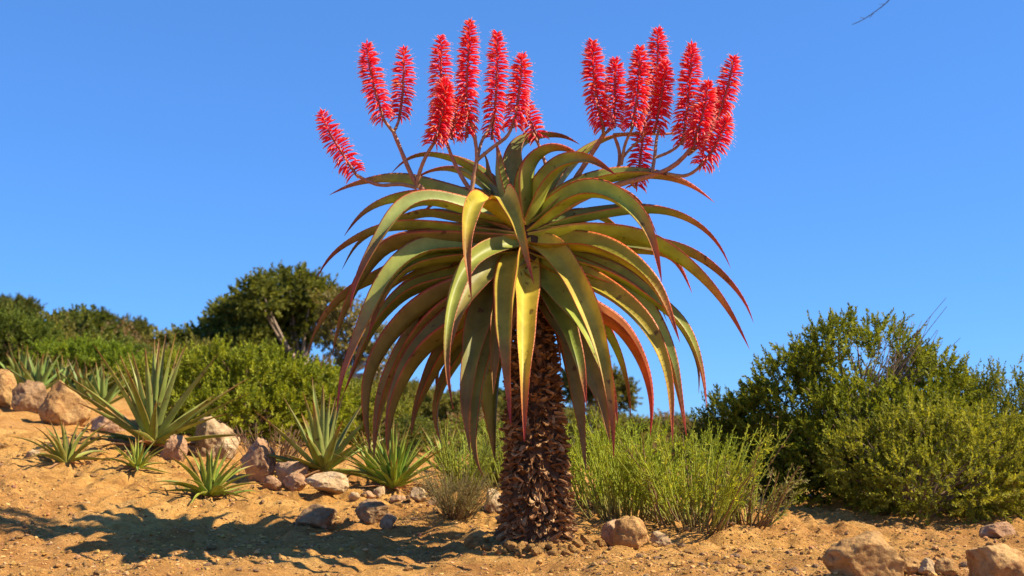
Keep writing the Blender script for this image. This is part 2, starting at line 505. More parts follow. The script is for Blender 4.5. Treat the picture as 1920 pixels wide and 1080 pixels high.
# gravel and crumbs of soil: too many to count
def gravel():
    r = np.random.default_rng(77)
    N = 30000
    px = r.uniform(-60, 1980, N); Y = 5.0 + 4.6 * r.random(N) ** 1.25
    x = (px - 960) / F_PX * Y
    p3 = np.stack([x, Y, np.zeros(N)], -1)
    dens = fbm(p3 * 1.3, 3, 91) + 0.5 * (x > 0.4) * (Y < 7.2)
    keep = dens > r.uniform(-0.9, 0.7, N)
    x, Y = x[keep], Y[keep]; n = len(x)
    rad = 0.0042 * np.exp(r.normal(0, 0.65, n)).clip(0.45, 4.0)
    v0, f0 = ICO[0]
    ang = r.uniform(0, 6.28, n)
    sc = np.stack([rad * r.uniform(0.8, 1.5, n), rad * r.uniform(0.7, 1.1, n), rad * r.uniform(0.45, 0.9, n)], -1)
    V = (v0[None] * (1 + r.uniform(-0.25, 0.25, (n, 12, 1)))) * sc[:, None]
    c, s = np.cos(ang)[:, None], np.sin(ang)[:, None]
    X = V[..., 0] * c - V[..., 1] * s + x[:, None]
    Yy = V[..., 0] * s + V[..., 1] * c + Y[:, None]
    Z = V[..., 2] + (height(x, Y) + rad * 0.25)[:, None]
    col = np.array([0.52, 0.29, 0.10]) * r.uniform(0.45, 1.12, (n, 1)) + r.normal(0, 0.015, (n, 3))
    F = (f0[None] + (np.arange(n) * 12)[:, None, None]).reshape(-1, 3)
    g = Geo().add(np.stack([X, Yy, Z], -1), F, np.repeat(col.clip(0.03, 0.8), 12, 0), smooth=False)
    return tag(link('gravel', g.mesh('gravel', M_WOOD)), 'loose ochre gravel and soil crumbs over the bare ground', 'gravel', kind='stuff')
gravel()

def litter():
    r = np.random.default_rng(78)
    N = 8500
    px = np.where(r.random(N) < 0.6, r.uniform(1050, 1960, N), r.uniform(-40, 1050, N)); Y = r.uniform(5.2, 8.6, N)
    x = (px - 960) / F_PX * Y
    p3 = np.stack([x, Y, np.zeros(N)], -1)
    keep = fbm(p3 * 1.9, 3, 55) > r.uniform(-0.5, 0.8, N)
    x, Y = x[keep], Y[keep]; n = len(x)
    L = r.uniform(0.008, 0.028, n); W = L * r.uniform(0.2, 0.5, n)
    a = r.uniform(0, 6.28, n); D = np.stack([np.cos(a), np.sin(a), r.normal(0, 0.35, n)], -1)
    S = np.stack([-np.sin(a), np.cos(a), r.normal(0, 0.4, n)], -1)
    B = np.stack([x, Y, height(x, Y) + 0.006], -1)
    V = np.stack([B, B + D * (L * .5)[:, None] + S * (W * .5)[:, None] + [0, 0, .003], B + D * L[:, None], B + D * (L * .5)[:, None] - S * (W * .5)[:, None] + [0, 0, .003]], 1)
    pal = np.array([[0.22, 0.10, 0.045], [0.36, 0.19, 0.08], [0.16, 0.075, 0.04], [0.45, 0.30, 0.15]])
    col = pal[r.integers(4, size=n)] * r.uniform(0.7, 1.2, (n, 1))
    g = Geo().add(V, np.arange(n * 4).reshape(-1, 4), np.repeat(col, 4, 0), smooth=False)
    return tag(link('leaf_litter', g.mesh('leaf_litter', M_WOOD)), 'dry brown leaf litter strewn over the bare ground', 'leaf litter', kind='stuff')
litter()

# ------------------------------------------------------------------ the tree aloe
YA = 6.72
S_A = F_PX / YA
foot = at(1005, 1034, YA)
AX, AY = foot[0], YA
AZ = gz(AX, AY)
aloe = thing('tree_aloe', (AX, AY, AZ), 'tall single stemmed tree aloe with arching leaves and red flower spikes', 'aloe')
O = np.array([AX, AY, AZ])
CROWN = at(988, 455, YA)

def leaf_geo(g, P3, width, thick=0.10, roll=0.0, twist=0.0, chan=0.30, segs=26, base=(0.16, 0.19, 0.06), tipc=(0.30, 0.05, 0.05), edgec=(0.36, 0.05, 0.045),
             tip_start=0.72, teeth=True, rng=None, seed=0, taper=0.85, sunk=1.0):
    P = catmull(P3, segs)
    d = np.concatenate([[0], np.cumsum(np.linalg.norm(np.diff(P, axis=0), axis=1))]); Ltot = d[-1]; t = d / Ltot
    T = norm(np.gradient(P, axis=0))
    rad = P[-1] - P[0]; rad[2] = 0
    if np.linalg.norm(rad) < 0.05: rad = np.array([0.0, -1.0, 0.0])
    rad = rad / np.linalg.norm(rad)
    side0 = np.array([-rad[1], rad[0], 0.0])
    A = norm(side0 - T * (T @ side0)[:, None]); B = np.cross(T, A)
    if (B[0][2] < 0 and T[0][2] < 0.9) or (B[:6].mean(0)[2] < 0): B = -B
    th = roll + twist * t
    S = A * np.cos(th)[:, None] + B * np.sin(th)[:, None]
    N = -A * np.sin(th)[:, None] + B * np.cos(th)[:, None]
    Wd = width * (0.80 + 0.20 * np.clip(t / 0.10, 0, 1)) * np.clip(1 - t, 0, 1) ** taper * (1 + 0.25 * np.sin(t * math.pi)) + 0.0015
    up = np.array([-1, -0.88, -0.5, 0, 0.5, 0.88, 1.0]); lo = np.array([0.88, 0.5, 0, -0.5, -0.88])
    vv = np.concatenate([up, lo])
    ch = chan * (0.55 + 0.45 * np.sin(np.clip(t * 1.3, 0, 1) * math.pi / 2))
    hu = np.abs(vv) ** 1.35
    thk = np.concatenate([np.zeros(7), 1 - np.abs(lo) ** 2.2])
    wob = 1 + 0.05 * np.sin(t * 19 + seed)
    offs = (ch[:, None] * hu[None] - ch[:, None] * 0.4 - thick * thk[None] * (1.25 - 0.5 * t)[:, None])
    V = P[:, None] + S[:, None] * (vv[None] * 0.5 * (Wd * wob)[:, None])[..., None] + N[:, None] * (offs * Wd[:, None])[..., None]
    k = len(vv)
    ids = np.arange(segs * k).reshape(segs, k)
    q = np.stack([ids[:-1], np.roll(ids[:-1], -1, 1), np.roll(ids[1:], -1, 1), ids[1:]], -1).reshape(-1, 4)
    base = np.asarray(base); tipc = np.asarray(tipc); edgec = np.asarray(edgec)
    tf = np.clip((t - tip_start) / (1 - tip_start), 0, 1) ** 0.9
    nz = vnoise(np.stack([t * 7 + seed, np.full_like(t, seed * 1.7), t * 0], -1), 5)
    pale = np.clip(1 - t * 2.2, 0, 1) * 0.35
    c = base[None, None] * (1 + 0.22 * nz[:, None, None] + pale[:, None, None]) * np.ones((segs, k, 1))
    c = c * (1 - tf[:, None, None]) + tipc[None, None] * tf[:, None, None]
    ef = np.zeros(k); ef[[0, 6]] = 0.95; ef[[1, 5]] = 0.06; ef[[7, 11]] = 0.08
    ef2 = ef[None] * np.clip(0.55 + t * 1.2, 0, 1)[:, None]
    c = c * (1 - ef2[..., None]) + edgec[None, None] * ef2[..., None]
    g.add(V.reshape(-1, 3), q, c.reshape(-1, 3))
    if teeth:
        m = int(Ltot / 0.034)
        tt = np.linspace(0.06, 0.93, m)
        for sgn, col_i in ((-1, 0), (1, 6)):
            E = np.stack([np.interp(tt, t, V[:, col_i, j]) for j in range(3)], -1)
            Sx = np.stack([np.interp(tt, t, S[:, j]) for j in range(3)], -1) * sgn
            Tx = np.stack([np.interp(tt, t, T[:, j]) for j in range(3)], -1)
            Nx = np.stack([np.interp(tt, t, N[:, j]) for j in range(3)], -1)
            w = 0.0026
            VV = np.stack([E - Tx * w - Sx * .002, E + Tx * w - Sx * .002, E + Nx * w * .8 - Sx * .002, E + Sx * 0.0038 + Tx * 0.0015 + Nx * 0.001], 1)
            F = (np.array([[0, 1, 3], [1, 2, 3], [2, 0, 3]])[None] + (np.arange(m) * 4)[:, None, None]).reshape(-1, 3)
            g.add(VV.reshape(-1, 3), F, (0.36, 0.07, 0.04))
    return P

PAL = {'g': (0.30, 0.34, 0.06), 'b': (0.29, 0.35, 0.10), 'y': (0.44, 0.37, 0.045), 'd': (0.21, 0.225, 0.05), 'o': (0.60, 0.20, 0.06), 'k': (0.26, 0.235, 0.065)}
# (photo trace of the midrib from base to tip, how far the tip reaches towards (-) or away from (+) the viewer in metres, width px, tone, roll deg)
LEAVES = [
 ([(965, 385), (910, 330), (860, 300), (800, 288), (760, 300), (733, 326)], 0.55, 38, 'g', 0),
 ([(975, 395), (900, 340), (845, 316), (800, 322), (766, 345)], 0.75, 36, 'b', 0),
 ([(950, 400), (853, 368), (777, 342), (720, 336), (660, 347), (617, 366)], 0.15, 40, 'b', 10),
 ([(950, 410), (830, 376), (771, 370), (718, 379), (676, 404), (645, 443)], 0.35, 42, 'g', 10),
 ([(955, 405), (870, 387), (813, 372), (771, 378), (743, 401), (718, 436), (683, 496), (662, 545), (656, 584)], -0.42, 48, 'b', -12),
 ([(955, 432), (866, 428), (790, 420), (735, 423), (690, 435), (640, 463), (610, 492), (593, 524)], 0.05, 46, 'b', -5),
 ([(950, 415), (841, 402), (800, 397), (735, 417), (690, 441), (665, 462), (641, 506)], 0.5, 40, 'd', 0),
 ([(955, 440), (862, 442), (750, 448), (711, 470), (676, 517), (655, 560), (635, 610), (623, 668)], -0.15, 48, 'k', -10),
 ([(955, 455), (862, 458), (795, 463), (752, 489), (718, 531), (690, 590), (662, 654), (640, 710), (632, 775)], -0.38, 52, 'b', -14),
 ([(955, 460), (860, 480), (760, 492), (708, 517), (665, 538), (623, 573), (592, 619), (576, 668)], 0.2, 46, 'd', -8),
 ([(955, 472), (866, 476), (778, 493), (736, 527), (706, 584), (688, 642)], -0.25, 48, 'g', -12),
 ([(955, 488), (852, 517), (771, 540), (725, 580), (694, 622), (662, 696), (643, 742)], 0.0, 50, 'g', -10),
 ([(960, 500), (862, 531), (799, 562), (750, 605), (711, 658), (690, 710), (686, 780), (696, 855)], -0.05, 54, 'k', -10),
 ([(965, 510), (850, 560), (790, 610), (745, 680), (715, 750), (703, 830), (701, 862)], 0.12, 56, 'k', -5),
 ([(975, 520), (870, 585), (790, 650), (750, 715), (731, 775), (726, 840), (730, 866)], -0.2, 66, 'k', -14),
 ([(980, 530), (890, 598), (830, 662), (795, 730), (778, 775), (771, 820)], 0.1, 58, 'k', -8),
 ([(985, 540), (885, 635), (840, 700), (821, 745), (817, 790), (828, 836)], 0.25, 50, 'd', -8),
 ([(985, 455), (930, 462), (882, 490), (855, 540), (841, 600), (836, 660), (840, 718), (850, 768)], -0.72, 34, 'g', -20),
 ([(988, 490), (935, 525), (900, 595), (882, 680), (874, 760), (882, 852)], -0.55, 58, 'd', -14),
 ([(990, 515), (930, 595), (903, 695), (890, 800), (895, 868), (908, 898)], -0.25, 54, 'd', -8),
 ([(995, 535), (940, 635), (921, 720), (922, 790), (928, 864)], 0.1, 62, 'd', 0),
 ([(978, 462), (962, 476), (953, 530), (949, 600), (951, 670), (958, 798)], -0.92, 54, 'y', 8),
 ([(990, 475), (987, 510), (985, 590), (983, 700), (983, 828)], -0.78, 50, 'y', -6),
 ([(955, 415), (925, 384), (896, 372), (879, 410), (874, 465), (879, 515), (884, 562)], -0.80, 46, 'y', -16),
 ([(950, 410), (936, 374), (946, 362), (966, 398), (981, 450), (1001, 533)], -0.78, 46, 'y', 16),
 ([(955, 415), (940, 340), (934, 290), (929, 262)], 0.05, 44, 'g', 0),
 ([(962, 395), (964, 312), (975, 268), (1008, 253), (1055, 255), (1087, 271)], 0.30, 50, 'b', 10),
 ([(972, 405), (982, 330), (1004, 290), (1038, 275), (1075, 284), (1092, 300)], -0.12, 56, 'g', 14),
 ([(985, 410), (1016, 345), (1052, 308), (1090, 298), (1120, 306), (1155, 328)], -0.22, 52, 'g', 10),
 ([(1000, 400), (1055, 325), (1100, 280), (1135, 260), (1170, 252), (1200, 258)], 0.45, 42, 'g', 0),
 ([(1000, 405), (1070, 355), (1130, 333), (1187, 325), (1250, 331), (1300, 350), (1340, 380)], -0.02, 44, 'g', 8),
 ([(945, 405), (922, 340), (913, 300), (905, 283)], 0.22, 40, 'd', 0),
 ([(980, 395), (992, 330), (1008, 296), (1026, 300)], 0.42, 38, 'b', 0),
 ([(990, 420), (1016, 405), (1065, 368), (1111, 356), (1157, 371), (1199, 408), (1224, 457), (1241, 530)], -0.36, 56, 'g', 14),
 ([(1000, 425), (1050, 412), (1111, 400), (1189, 390), (1259, 396), (1319, 427), (1354, 468), (1370, 503)], 0.25, 46, 'b', 5),
 ([(995, 437), (1083, 428), (1157, 432), (1224, 449), (1294, 497), (1347, 553), (1382, 608), (1406, 656)], -0.12, 54, 'g', 8),
 ([(1000, 432), (1100, 438), (1230, 454), (1290, 470), (1329, 493), (1375, 536), (1403, 577), (1413, 606)], 0.2, 46, 'b', 6),
 ([(990, 445), (1051, 454), (1108, 457), (1171, 484), (1224, 530), (1252, 582), (1275, 643)], -0.36, 54, 'y', 14),
 ([(1000, 442), (1110, 460), (1180, 466), (1250, 477), (1275, 500), (1298, 550)], 0.4, 42, 'b', 4),
 ([(995, 460), (1072, 484), (1157, 512), (1224, 560), (1270, 596), (1298, 639), (1317, 700), (1325, 764)], -0.16, 54, 'g', 10),
 ([(995, 470), (1080, 503), (1140, 528), (1199, 563), (1234, 619), (1259, 674), (1276, 755), (1287, 818)], -0.22, 52, 'b', 10),
 ([(992, 475), (1080, 515), (1150, 552), (1206, 603), (1238, 660), (1255, 722), (1261, 828)], -0.42, 54, 'y', 16),
 ([(998, 490), (1070, 550), (1115, 582), (1157, 606), (1189, 648), (1212, 700), (1222, 760), (1219, 818)], 0.05, 46, 'o', 12),
 ([(985, 450), (1028, 460), (1072, 515), (1105, 580), (1125, 640), (1140, 705), (1149, 780), (1151, 862)], -0.74, 48, 'y', 10),
 ([(987, 475), (1004, 500), (1048, 547), (1098, 610), (1130, 682), (1150, 742), (1158, 795)], -0.55, 56, 'g', 14),
 ([(998, 515), (1040, 578), (1078, 640), (1108, 700), (1130, 760), (1143, 828)], -0.3, 58, 'k', 10),
 ([(1008, 535), (1052, 612), (1070, 690), (1082, 760), (1090, 815), (1098, 884)], -0.1, 48, 'k', 6),
 ([(1005, 500), (1090, 560), (1140, 622), (1160, 667), (1173, 718)], 0.55, 42, 'o', 0),
 ([(1005, 450), (1150, 490), (1265, 595), (1308, 680), (1310, 738)], 0.4, 40, 'd', 0),
 ([(1000, 402), (1090, 364), (1150, 354), (1200, 382), (1232, 440)], 0.55, 42, 'd', 0),
 ([(1000, 470), (1100, 500), (1170, 540), (1215, 590), (1240, 640)], 0.6, 44, 'd', 0),
 ([(960, 470), (850, 485), (780, 520), (720, 570), (690, 620)], 0.6, 44, 'd', 0),
 ([(970, 490), (880, 560), (830, 640), (800, 700)], 0.7, 46, 'd', 0),
 ([(1000, 510), (1060, 590), (1110, 670), (1130, 740)], 0.6, 46, 'k', 0),
 ([(975, 480), (905, 520), (860, 590), (843, 660)], -0.45, 52, 'k', -12),
 ([(985, 505), (950, 560), (930, 640), (925, 740)], -0.5, 52, 'd', -6),
 ([(995, 500), (1030, 545), (1062, 610), (1088, 690), (1100, 760)], -0.45, 54, 'g', 10),
]
rl = np.random.default_rng(3)
for k, (pts, dy, wpx, tone, roll) in enumerate(LEAVES):
    n = len(pts)
    pp = np.array(pts, float)
    seg = np.concatenate([[0], np.cumsum(np.linalg.norm(np.diff(pp, axis=0), axis=1) + 18 * abs(dy))]); u = seg / seg[-1]
    P3 = np.array([at(p[0], p[1], YA + dy * math.sin(min(1, uu * 1.08) * math.pi / 2)) for p, uu in zip(pts, u)])
    root = CROWN + np.array([(P3[0][0] - CROWN[0]) * 0.45, dy * 0.04, (P3[0][2] - CROWN[2]) * 0.8])
    P3 = np.vstack([root, P3[1:]])
    b = np.array(PAL[tone]) * rl.uniform(0.85, 1.15) * np.array([rl.uniform(0.92, 1.1), 1, rl.uniform(0.85, 1.1)])
    g = Geo()
    leaf_geo(g, P3, wpx / S_A * (1 + min(0, dy) * 0.14) * (1.18 if tone == 'k' else 1.0) * rl.uniform(1.04, 1.18), 0.17, math.radians(roll * 1.3 + math.copysign(15, roll) * (roll != 0) + rl.normal(0, 7)), math.radians(rl.normal(0, 22)), chan=rl.uniform(0.36, 0.56), segs=30,
             base=b, tipc=(np.array([0.27, 0.14, 0.055]) if tone in 'kd' else np.array([0.42, 0.05, 0.065])) * rl.uniform(0.75, 1.2), edgec=(0.62, 0.07, 0.055), tip_start=rl.uniform(0.55, 0.78), seed=k)
    link('leaf', g.mesh('leaf', M_SUCC, O), aloe)
# the far side of the rosette
for k in range(20):
    az = math.radians(8 + 164 * (k + 0.5) / 20 + rl.normal(0, 4)); el = math.radians(rl.uniform(-25, 48)); L = rl.uniform(0.85, 1.2)
    P = [CROWN + np.array([0, 0.02, rl.uniform(-0.22, 0.15)])]
    e = el
    for j in range(7):
        P.append(P[-1] + L / 7 * np.array([math.cos(az) * math.cos(e), math.sin(az) * math.cos(e), math.sin(e)])); e -= rl.uniform(0.16, 0.27)
    g = Geo()
    leaf_geo(g, P, 0.15, 0.13, rl.normal(0, 0.15), rl.normal(0, 0.3), chan=0.32, segs=24, base=np.array(PAL['gbdk'[k % 4]]) * rl.uniform(0.85, 1.1), seed=100 + k, tip_start=0.65)
    link('leaf', g.mesh('leaf', M_SUCC, O), aloe)

# trunk core and its skirt of dead leaf bases
TR = [(1034 + 14, 78), (1015, 72), (990, 66), (940, 61), (880, 58), (820, 54), (760, 49), (700, 45), (640, 40), (580, 36), (520, 33), (455, 30), (410, 16)]
TP = np.array([at(1005 - 10 * max(0, (900 - py)) / 450.0, py, YA) for py, w in TR])
TRAD = np.array([w for _, w in TR]) / S_A * 0.90
g = Geo()
Pz = catmull(TP, 40); Rz = np.interp(np.linspace(0, 1, 40), np.linspace(0, 1, len(TRAD)), TRAD)
tube(g, Pz, Rz * 0.88, 24, (0.075, 0.042, 0.022))
link('trunk', g.mesh('trunk', M_DEAD, O), aloe)

def scale_mesh(seed):
    r = np.random.default_rng(seed)
    nu, nv = 5, 5
    L, W = 1.0, 1.0
    V = np.zeros((2, nu, nv, 3))
    bend, cup = r.uniform(0.15, 0.9), r.uniform(0.25, 0.6)
    for i in range(nu):
        s = i / (nu - 1)
        wid = W * (0.62 - 0.30 * s ** 1.5) * (1 + r.normal(0, 0.06))
        for j in range(nv):
            v = j / (nv - 1) * 2 - 1
            z = -bend * s * s * 0.6 + cup * v * v * 0.35 + r.normal(0, 0.03)
            x = L * s * (1 + r.normal(0, 0.05) + (0.10 * r.normal() if i == nu - 1 else 0))
            V[0, i, j] = (x, v * wid * 0.75, z)
            V[1, i, j] = (x, v * wid * 0.75, z - 0.24 * (1 - 0.5 * s))
    ids = np.arange(2 * nu * nv).reshape(2, nu, nv)
    q = [np.stack([ids[0, :-1, :-1], ids[0, 1:, :-1], ids[0, 1:, 1:], ids[0, :-1, 1:]], -1).reshape(-1, 4),
         np.stack([ids[1, :-1, :-1], ids[1, :-1, 1:], ids[1, 1:, 1:], ids[1, 1:, :-1]], -1).reshape(-1, 4)]
    for a in (0, nv - 1):
        q.append(np.stack([ids[0, :-1, a], ids[1, :-1, a], ids[1, 1:, a], ids[0, 1:, a]], -1).reshape(-1, 4))
    q.append(np.stack([ids[0, -1, :-1], ids[1, -1, :-1], ids[1, -1, 1:], ids[0, -1, 1:]], -1).reshape(-1, 4))
    return V.reshape(-1, 3), np.concatenate(q)
SC = [scale_mesh(k) for k in range(6)]
DEADC = [(0.20, 0.095, 0.036), (0.29, 0.15, 0.06), (0.12, 0.058, 0.024), (0.42, 0.25, 0.115), (0.23, 0.105, 0.04)]
SCM = [[Geo().add(v, f, c, smooth=False).mesh('dead_leaf_base', M_DEAD) for c in DEADC] for v, f in SC]
items = []
k = 0
for i in range(88):
    f_ = i / 87.0
    zpx = 1038 - f_ * 520
    n_ring = int(round(27 - 9 * f_))
    for j in range(n_ring):
        a = 2 * math.pi * (j + 0.5 * (i % 2)) / n_ring + rl.normal(0, 0.12)
        py = zpx + rl.normal(0, 4)
        yy = np.interp(py, [p[0] for p in TR][::-1], TRAD[::-1])
        cx = at(1005 - 10 * max(0, (900 - py)) / 450.0, py, YA)
        rr = yy * 0.95
        pos = cx + np.array([math.cos(a) * rr, math.sin(a) * rr, 0])
        tilt = rl.normal(-0.1, 0.5) + 0.45 * (f_ > 0.55)      # upper bases still point up, lower ones sag
        L = rl.uniform(0.032, 0.058) * (1.1 - 0.25 * f_)
        items.append((pos, a + rl.normal(0, 0.25), tilt, rl.normal(0, 0.4), L, L * rl.uniform(0.55, 1.0), rl.integers(6), rl.integers(5), math.sin(a)))
items.sort(key=lambda t: t[8])          # those facing the camera first
from mathutils import Euler
rest = Geo()
for n_, (pos, a, tilt, rollx, L, W, ks, kc, _) in enumerate(items):
    eul = Euler((rollx, -tilt, a), 'XYZ')
    if n_ < 300:
        o = link('dead_leaf_base', SCM[ks][kc], aloe, tuple(pos - O))
        o.rotation_euler = eul; o.scale = (L, W, L * 0.9)
    else:
        m = np.array(eul.to_matrix()); v, f = SC[ks]
        rest.add((v * np.array([L, W, L * 0.9])) @ m.T + pos, f, DEADC[kc], smooth=False)
o = link('dead_leaf_bases', rest.mesh('dead_leaf_bases', M_DEAD, O), aloe); o['kind'] = 'stuff'
# a few dry strips hanging in the crown's shade
for (pts, dy, w) in [([(1000, 560), (998, 610), (1006, 660), (1012, 690)], -0.16, 14), ([(975, 560), (958, 620), (948, 690)], -0.14, 12), ([(1030, 560), (1046, 640), (1052, 700)], -0.12, 12), ([(1050, 600), (1078, 660), (1090, 730)], 0.1, 12)]:
    P3 = [at(p[0], p[1], YA + dy) for p in pts]
    g = Geo(); leaf_geo(g, P3, w / S_A, 0.1, 0.2, 0.9, 0.4, 14, (0.26, 0.13, 0.07), (0.22, 0.09, 0.05), (0.2, 0.08, 0.05), teeth=False, seed=len(pts))
    link('dry_leaf_strip', g.mesh('dry_leaf_strip', M_DEAD, O), aloe)

# flower spikes
def spike(P, nfl, seed, stalk_obj):
    r = np.random.default_rng(seed)
    P = catmull(P, 16)
    nfl = int(nfl * 0.82)
    g = Geo()
    tt = np.linspace(0, 1, 16)
    axc = np.outer(1 - tt, [0.24, 0.09, 0.05]) + np.outer(tt, [0.52, 0.05, 0.045])
    tube(g, P, np.interp(tt, [0, .8, 1], [0.0095, 0.007, 0.003]), 6, axc, 0)
    T = norm(np.gradient(P, axis=0))
    s = (np.arange(nfl) + r.random(nfl)) / nfl
    s = 0.02 + 0.98 * s ** 0.92
    B = np.stack([np.interp(s, tt, P[:, j]) for j in range(3)], -1)
    D = norm(np.stack([np.interp(s, tt, T[:, j]) for j in range(3)], -1))
    ref = np.array([0.0, 1.0, 0.05])
    A = norm(np.cross(D, ref)); C = np.cross(D, A)
    a = np.arange(nfl) * 2.39996 + r.normal(0, 0.25, nfl)
    a = a - 0.32 * np.sin(2 * a)
    R = A * np.cos(a)[:, None] + C * np.sin(a)[:, None]
    L = np.interp(s, [0, .15, .6, .85, 1], [0.078, 0.086, 0.080, 0.066, 0.034]) * r.uniform(0.85, 1.15, nfl)
    # elevation of floret above its own perpendicular, start and end: hangs low down, level higher up, erect at the tip
    e0 = np.interp(s, [0, .3, .7, .9, 1], [0.0, 0.10, 0.15, 0.30, 0.9]) + r.normal(0, 0.12, nfl)
    e1 = np.interp(s, [0, .2, .5, .8, 1], [-1.40, -1.05, -0.45, -0.10, 0.6]) + r.normal(0, 0.16, nfl)
    upv = np.array([0, 0, 1.0])
    rings, nr = [], 6
    pos = B.copy(); rad_prof = [0.0022, 0.0040, 0.0052, 0.0056, 0.0046, 0.0012]
    for i in range(nr):
        u = i / (nr - 1)
        e = e0 + (e1 - e0) * u
        d = norm(R * np.cos(e)[:, None] + (D * 0.5 + upv * 0.5) * np.sin(e)[:, None])
        sd = norm(np.cross(d, D + 1e-3)); nn = np.cross(sd, d)
        rp = rad_prof[i]
        ring = np.stack([pos + rp * (math.cos(q) * sd + math.sin(q) * nn) for q in (0, 1.5708, 3.1416, 4.7124)], 1)
        rings.append(ring)
        pos = pos + d * (L / (nr - 1))[:, None]
    V = np.stack(rings, 1)                      # nfl, nr, 4, 3
    ids = np.arange(nr * 4).reshape(nr, 4)
    qd = np.stack([ids[:-1], np.roll(ids[:-1], -1, 1), np.roll(ids[1:], -1, 1), ids[1:]], -1).reshape(-1, 4)
    F = (qd[None] + (np.arange(nfl) * nr * 4)[:, None, None]).reshape(-1, 4)
    u = np.linspace(0, 1, nr)
    red = np.array([0.86, 0.018, 0.022]); pink = np.array([0.86, 0.04, 0.095]); tip = np.array([0.86, 0.50, 0.38])
    fc = r.random((nfl, 1))
    body = red * (1 - fc) + pink * fc
    orange = r.random(nfl) < 0.06
    body[orange] = (0.82, 0.16, 0.02)
    cu = body[:, None] * np.ones((1, nr, 1))
    cu[:, -1] = tip; cu[:, -2] = cu[:, -2] * 0.8 + tip * 0.2
    cu[:, 0] = cu[:, 0] * 0.8
    c = np.repeat(cu[:, :, None], 4, 2)
    g.add(V.reshape(-1, 3), F, c.reshape(-1, 3), 1)
    # protruding stamens
    m = r.random(nfl) < 0.4
    tips = pos[m]; dd = d[m] if d.shape == pos.shape else d[m]
    n2 = m.sum()
    off = norm(np.cross(dd, [0.2, 0.3, 0.9])) * 0.0016
    VV = np.stack([tips - dd * .006 - off, tips - dd * .006 + off, tips + dd * r.uniform(.006, .014, (n2, 1))], 1)
    g.add(VV.reshape(-1, 3), np.arange(n2 * 3).reshape(-1, 3), (0.80, 0.55, 0.40), 1)
    link('flower_spike', g.mesh('flower_spike', [M_STALK, M_FLOR], O), stalk_obj)

def stalk(chains, spikes, seed):
    r = np.random.default_rng(seed)
    g = Geo()
    for pts, dy0, dy1, r0, r1 in chains:
        n = len(pts)
        P = [at(p[0], p[1], YA + dy0 + (dy1 - dy0) * i / (n - 1)) for i, p in enumerate(pts)]
        P = catmull(P, 18); t = np.linspace(0, 1, 18)
        tube(g, P, (r0 + (r1 - r0) * t) * (1 + 0.07 * np.sin(t * 40 + seed)), 8, np.outer(1 - t, [0.34, 0.18, 0.08]) + np.outer(t, [0.40, 0.15, 0.075]))
        for q in range(12):                    # small dry bracts along the stem
            i = r.integers(2, 17); d = norm(r.normal(size=3))
            a = P[i]; tv = norm(P[i] - P[i - 1]); e = a + d * 0.016 + tv * 0.022; w = norm(np.cross(d, tv)) * 0.006
            g.add([a - w, a + w, e], [[0, 1, 2]], (0.34, 0.13, 0.08))
    o = link('flower_stalk', g.mesh('flower_stalk', M_STALK, O), aloe)
    for i, (pts, dy, nfl) in enumerate(spikes):
        spike([at(p[0], p[1], YA + dy) for p in pts], nfl, seed * 31 + i, o)

stalk([([(960, 430), (880, 395), (815, 368), (782, 352), (770, 326), (756, 292), (738, 248)], 0, 0.02, 0.021, 0.012),
       ([(782, 352), (750, 345), (715, 348), (690, 340), (668, 328)], 0, -0.05, 0.013, 0.010),
       ([(738, 248), (728, 236), (718, 222)], 0.02, 0, 0.011, 0.010), ([(738, 248), (744, 236), (749, 222)], 0.02, 0.08, 0.010, 0.008),
       ([(782, 352), (786, 325), (800, 290), (818, 262)], 0, -0.08, 0.014, 0.010)],
      [([(668, 328), (640, 285), (616, 245), (603, 212)], -0.05, 150), ([(720, 226), (706, 180), (694, 130), (688, 84)], 0.0, 200),
       ([(748, 224), (754, 185), (757, 140), (757, 93)], 0.08, 150), ([(812, 272), (824, 235), (832, 195), (834, 152)], -0.08, 260)], 1)
stalk([([(965, 430), (920, 385), (884, 360), (862, 325), (845, 290), (836, 262)], 0, 0.05, 0.020, 0.010),
       ([(884, 360), (889, 325), (895, 300), (891, 262), (884, 230), (878, 205)], 0, 0.0, 0.015, 0.010),
       ([(895, 298), (903, 265), (918, 240), (926, 215)], 0, 0.10, 0.011, 0.008), ([(895, 300), (925, 275), (952, 255), (965, 220)], 0, -0.03, 0.012, 0.009),
       ([(836, 262), (830, 235), (827, 190)], 0.05, 0.22, 0.010, 0.008), ([(836, 264), (850, 235), (856, 205)], 0.05, 0.05, 0.009, 0.007)],
      [([(826, 215), (826, 165), (827, 115), (827, 70)], 0.22, 190), ([(876, 258), (874, 185), (878, 110), (881, 42)], 0.0, 330),
       ([(922, 262), (929, 190), (932, 125), (932, 62)], 0.10, 260), ([(962, 240), (970, 195), (976, 150), (979, 105)], -0.03, 190),
       ([(846, 262), (854, 225), (857, 185)], -0.02, 110)], 2)
stalk([([(985, 420), (1030, 350), (1020, 300), (1008, 265), (992, 240)], 0.12, 0.2, 0.016, 0.009)],
      [([(1010, 262), (998, 235), (988, 210), (984, 190)], 0.2, 90)], 3)
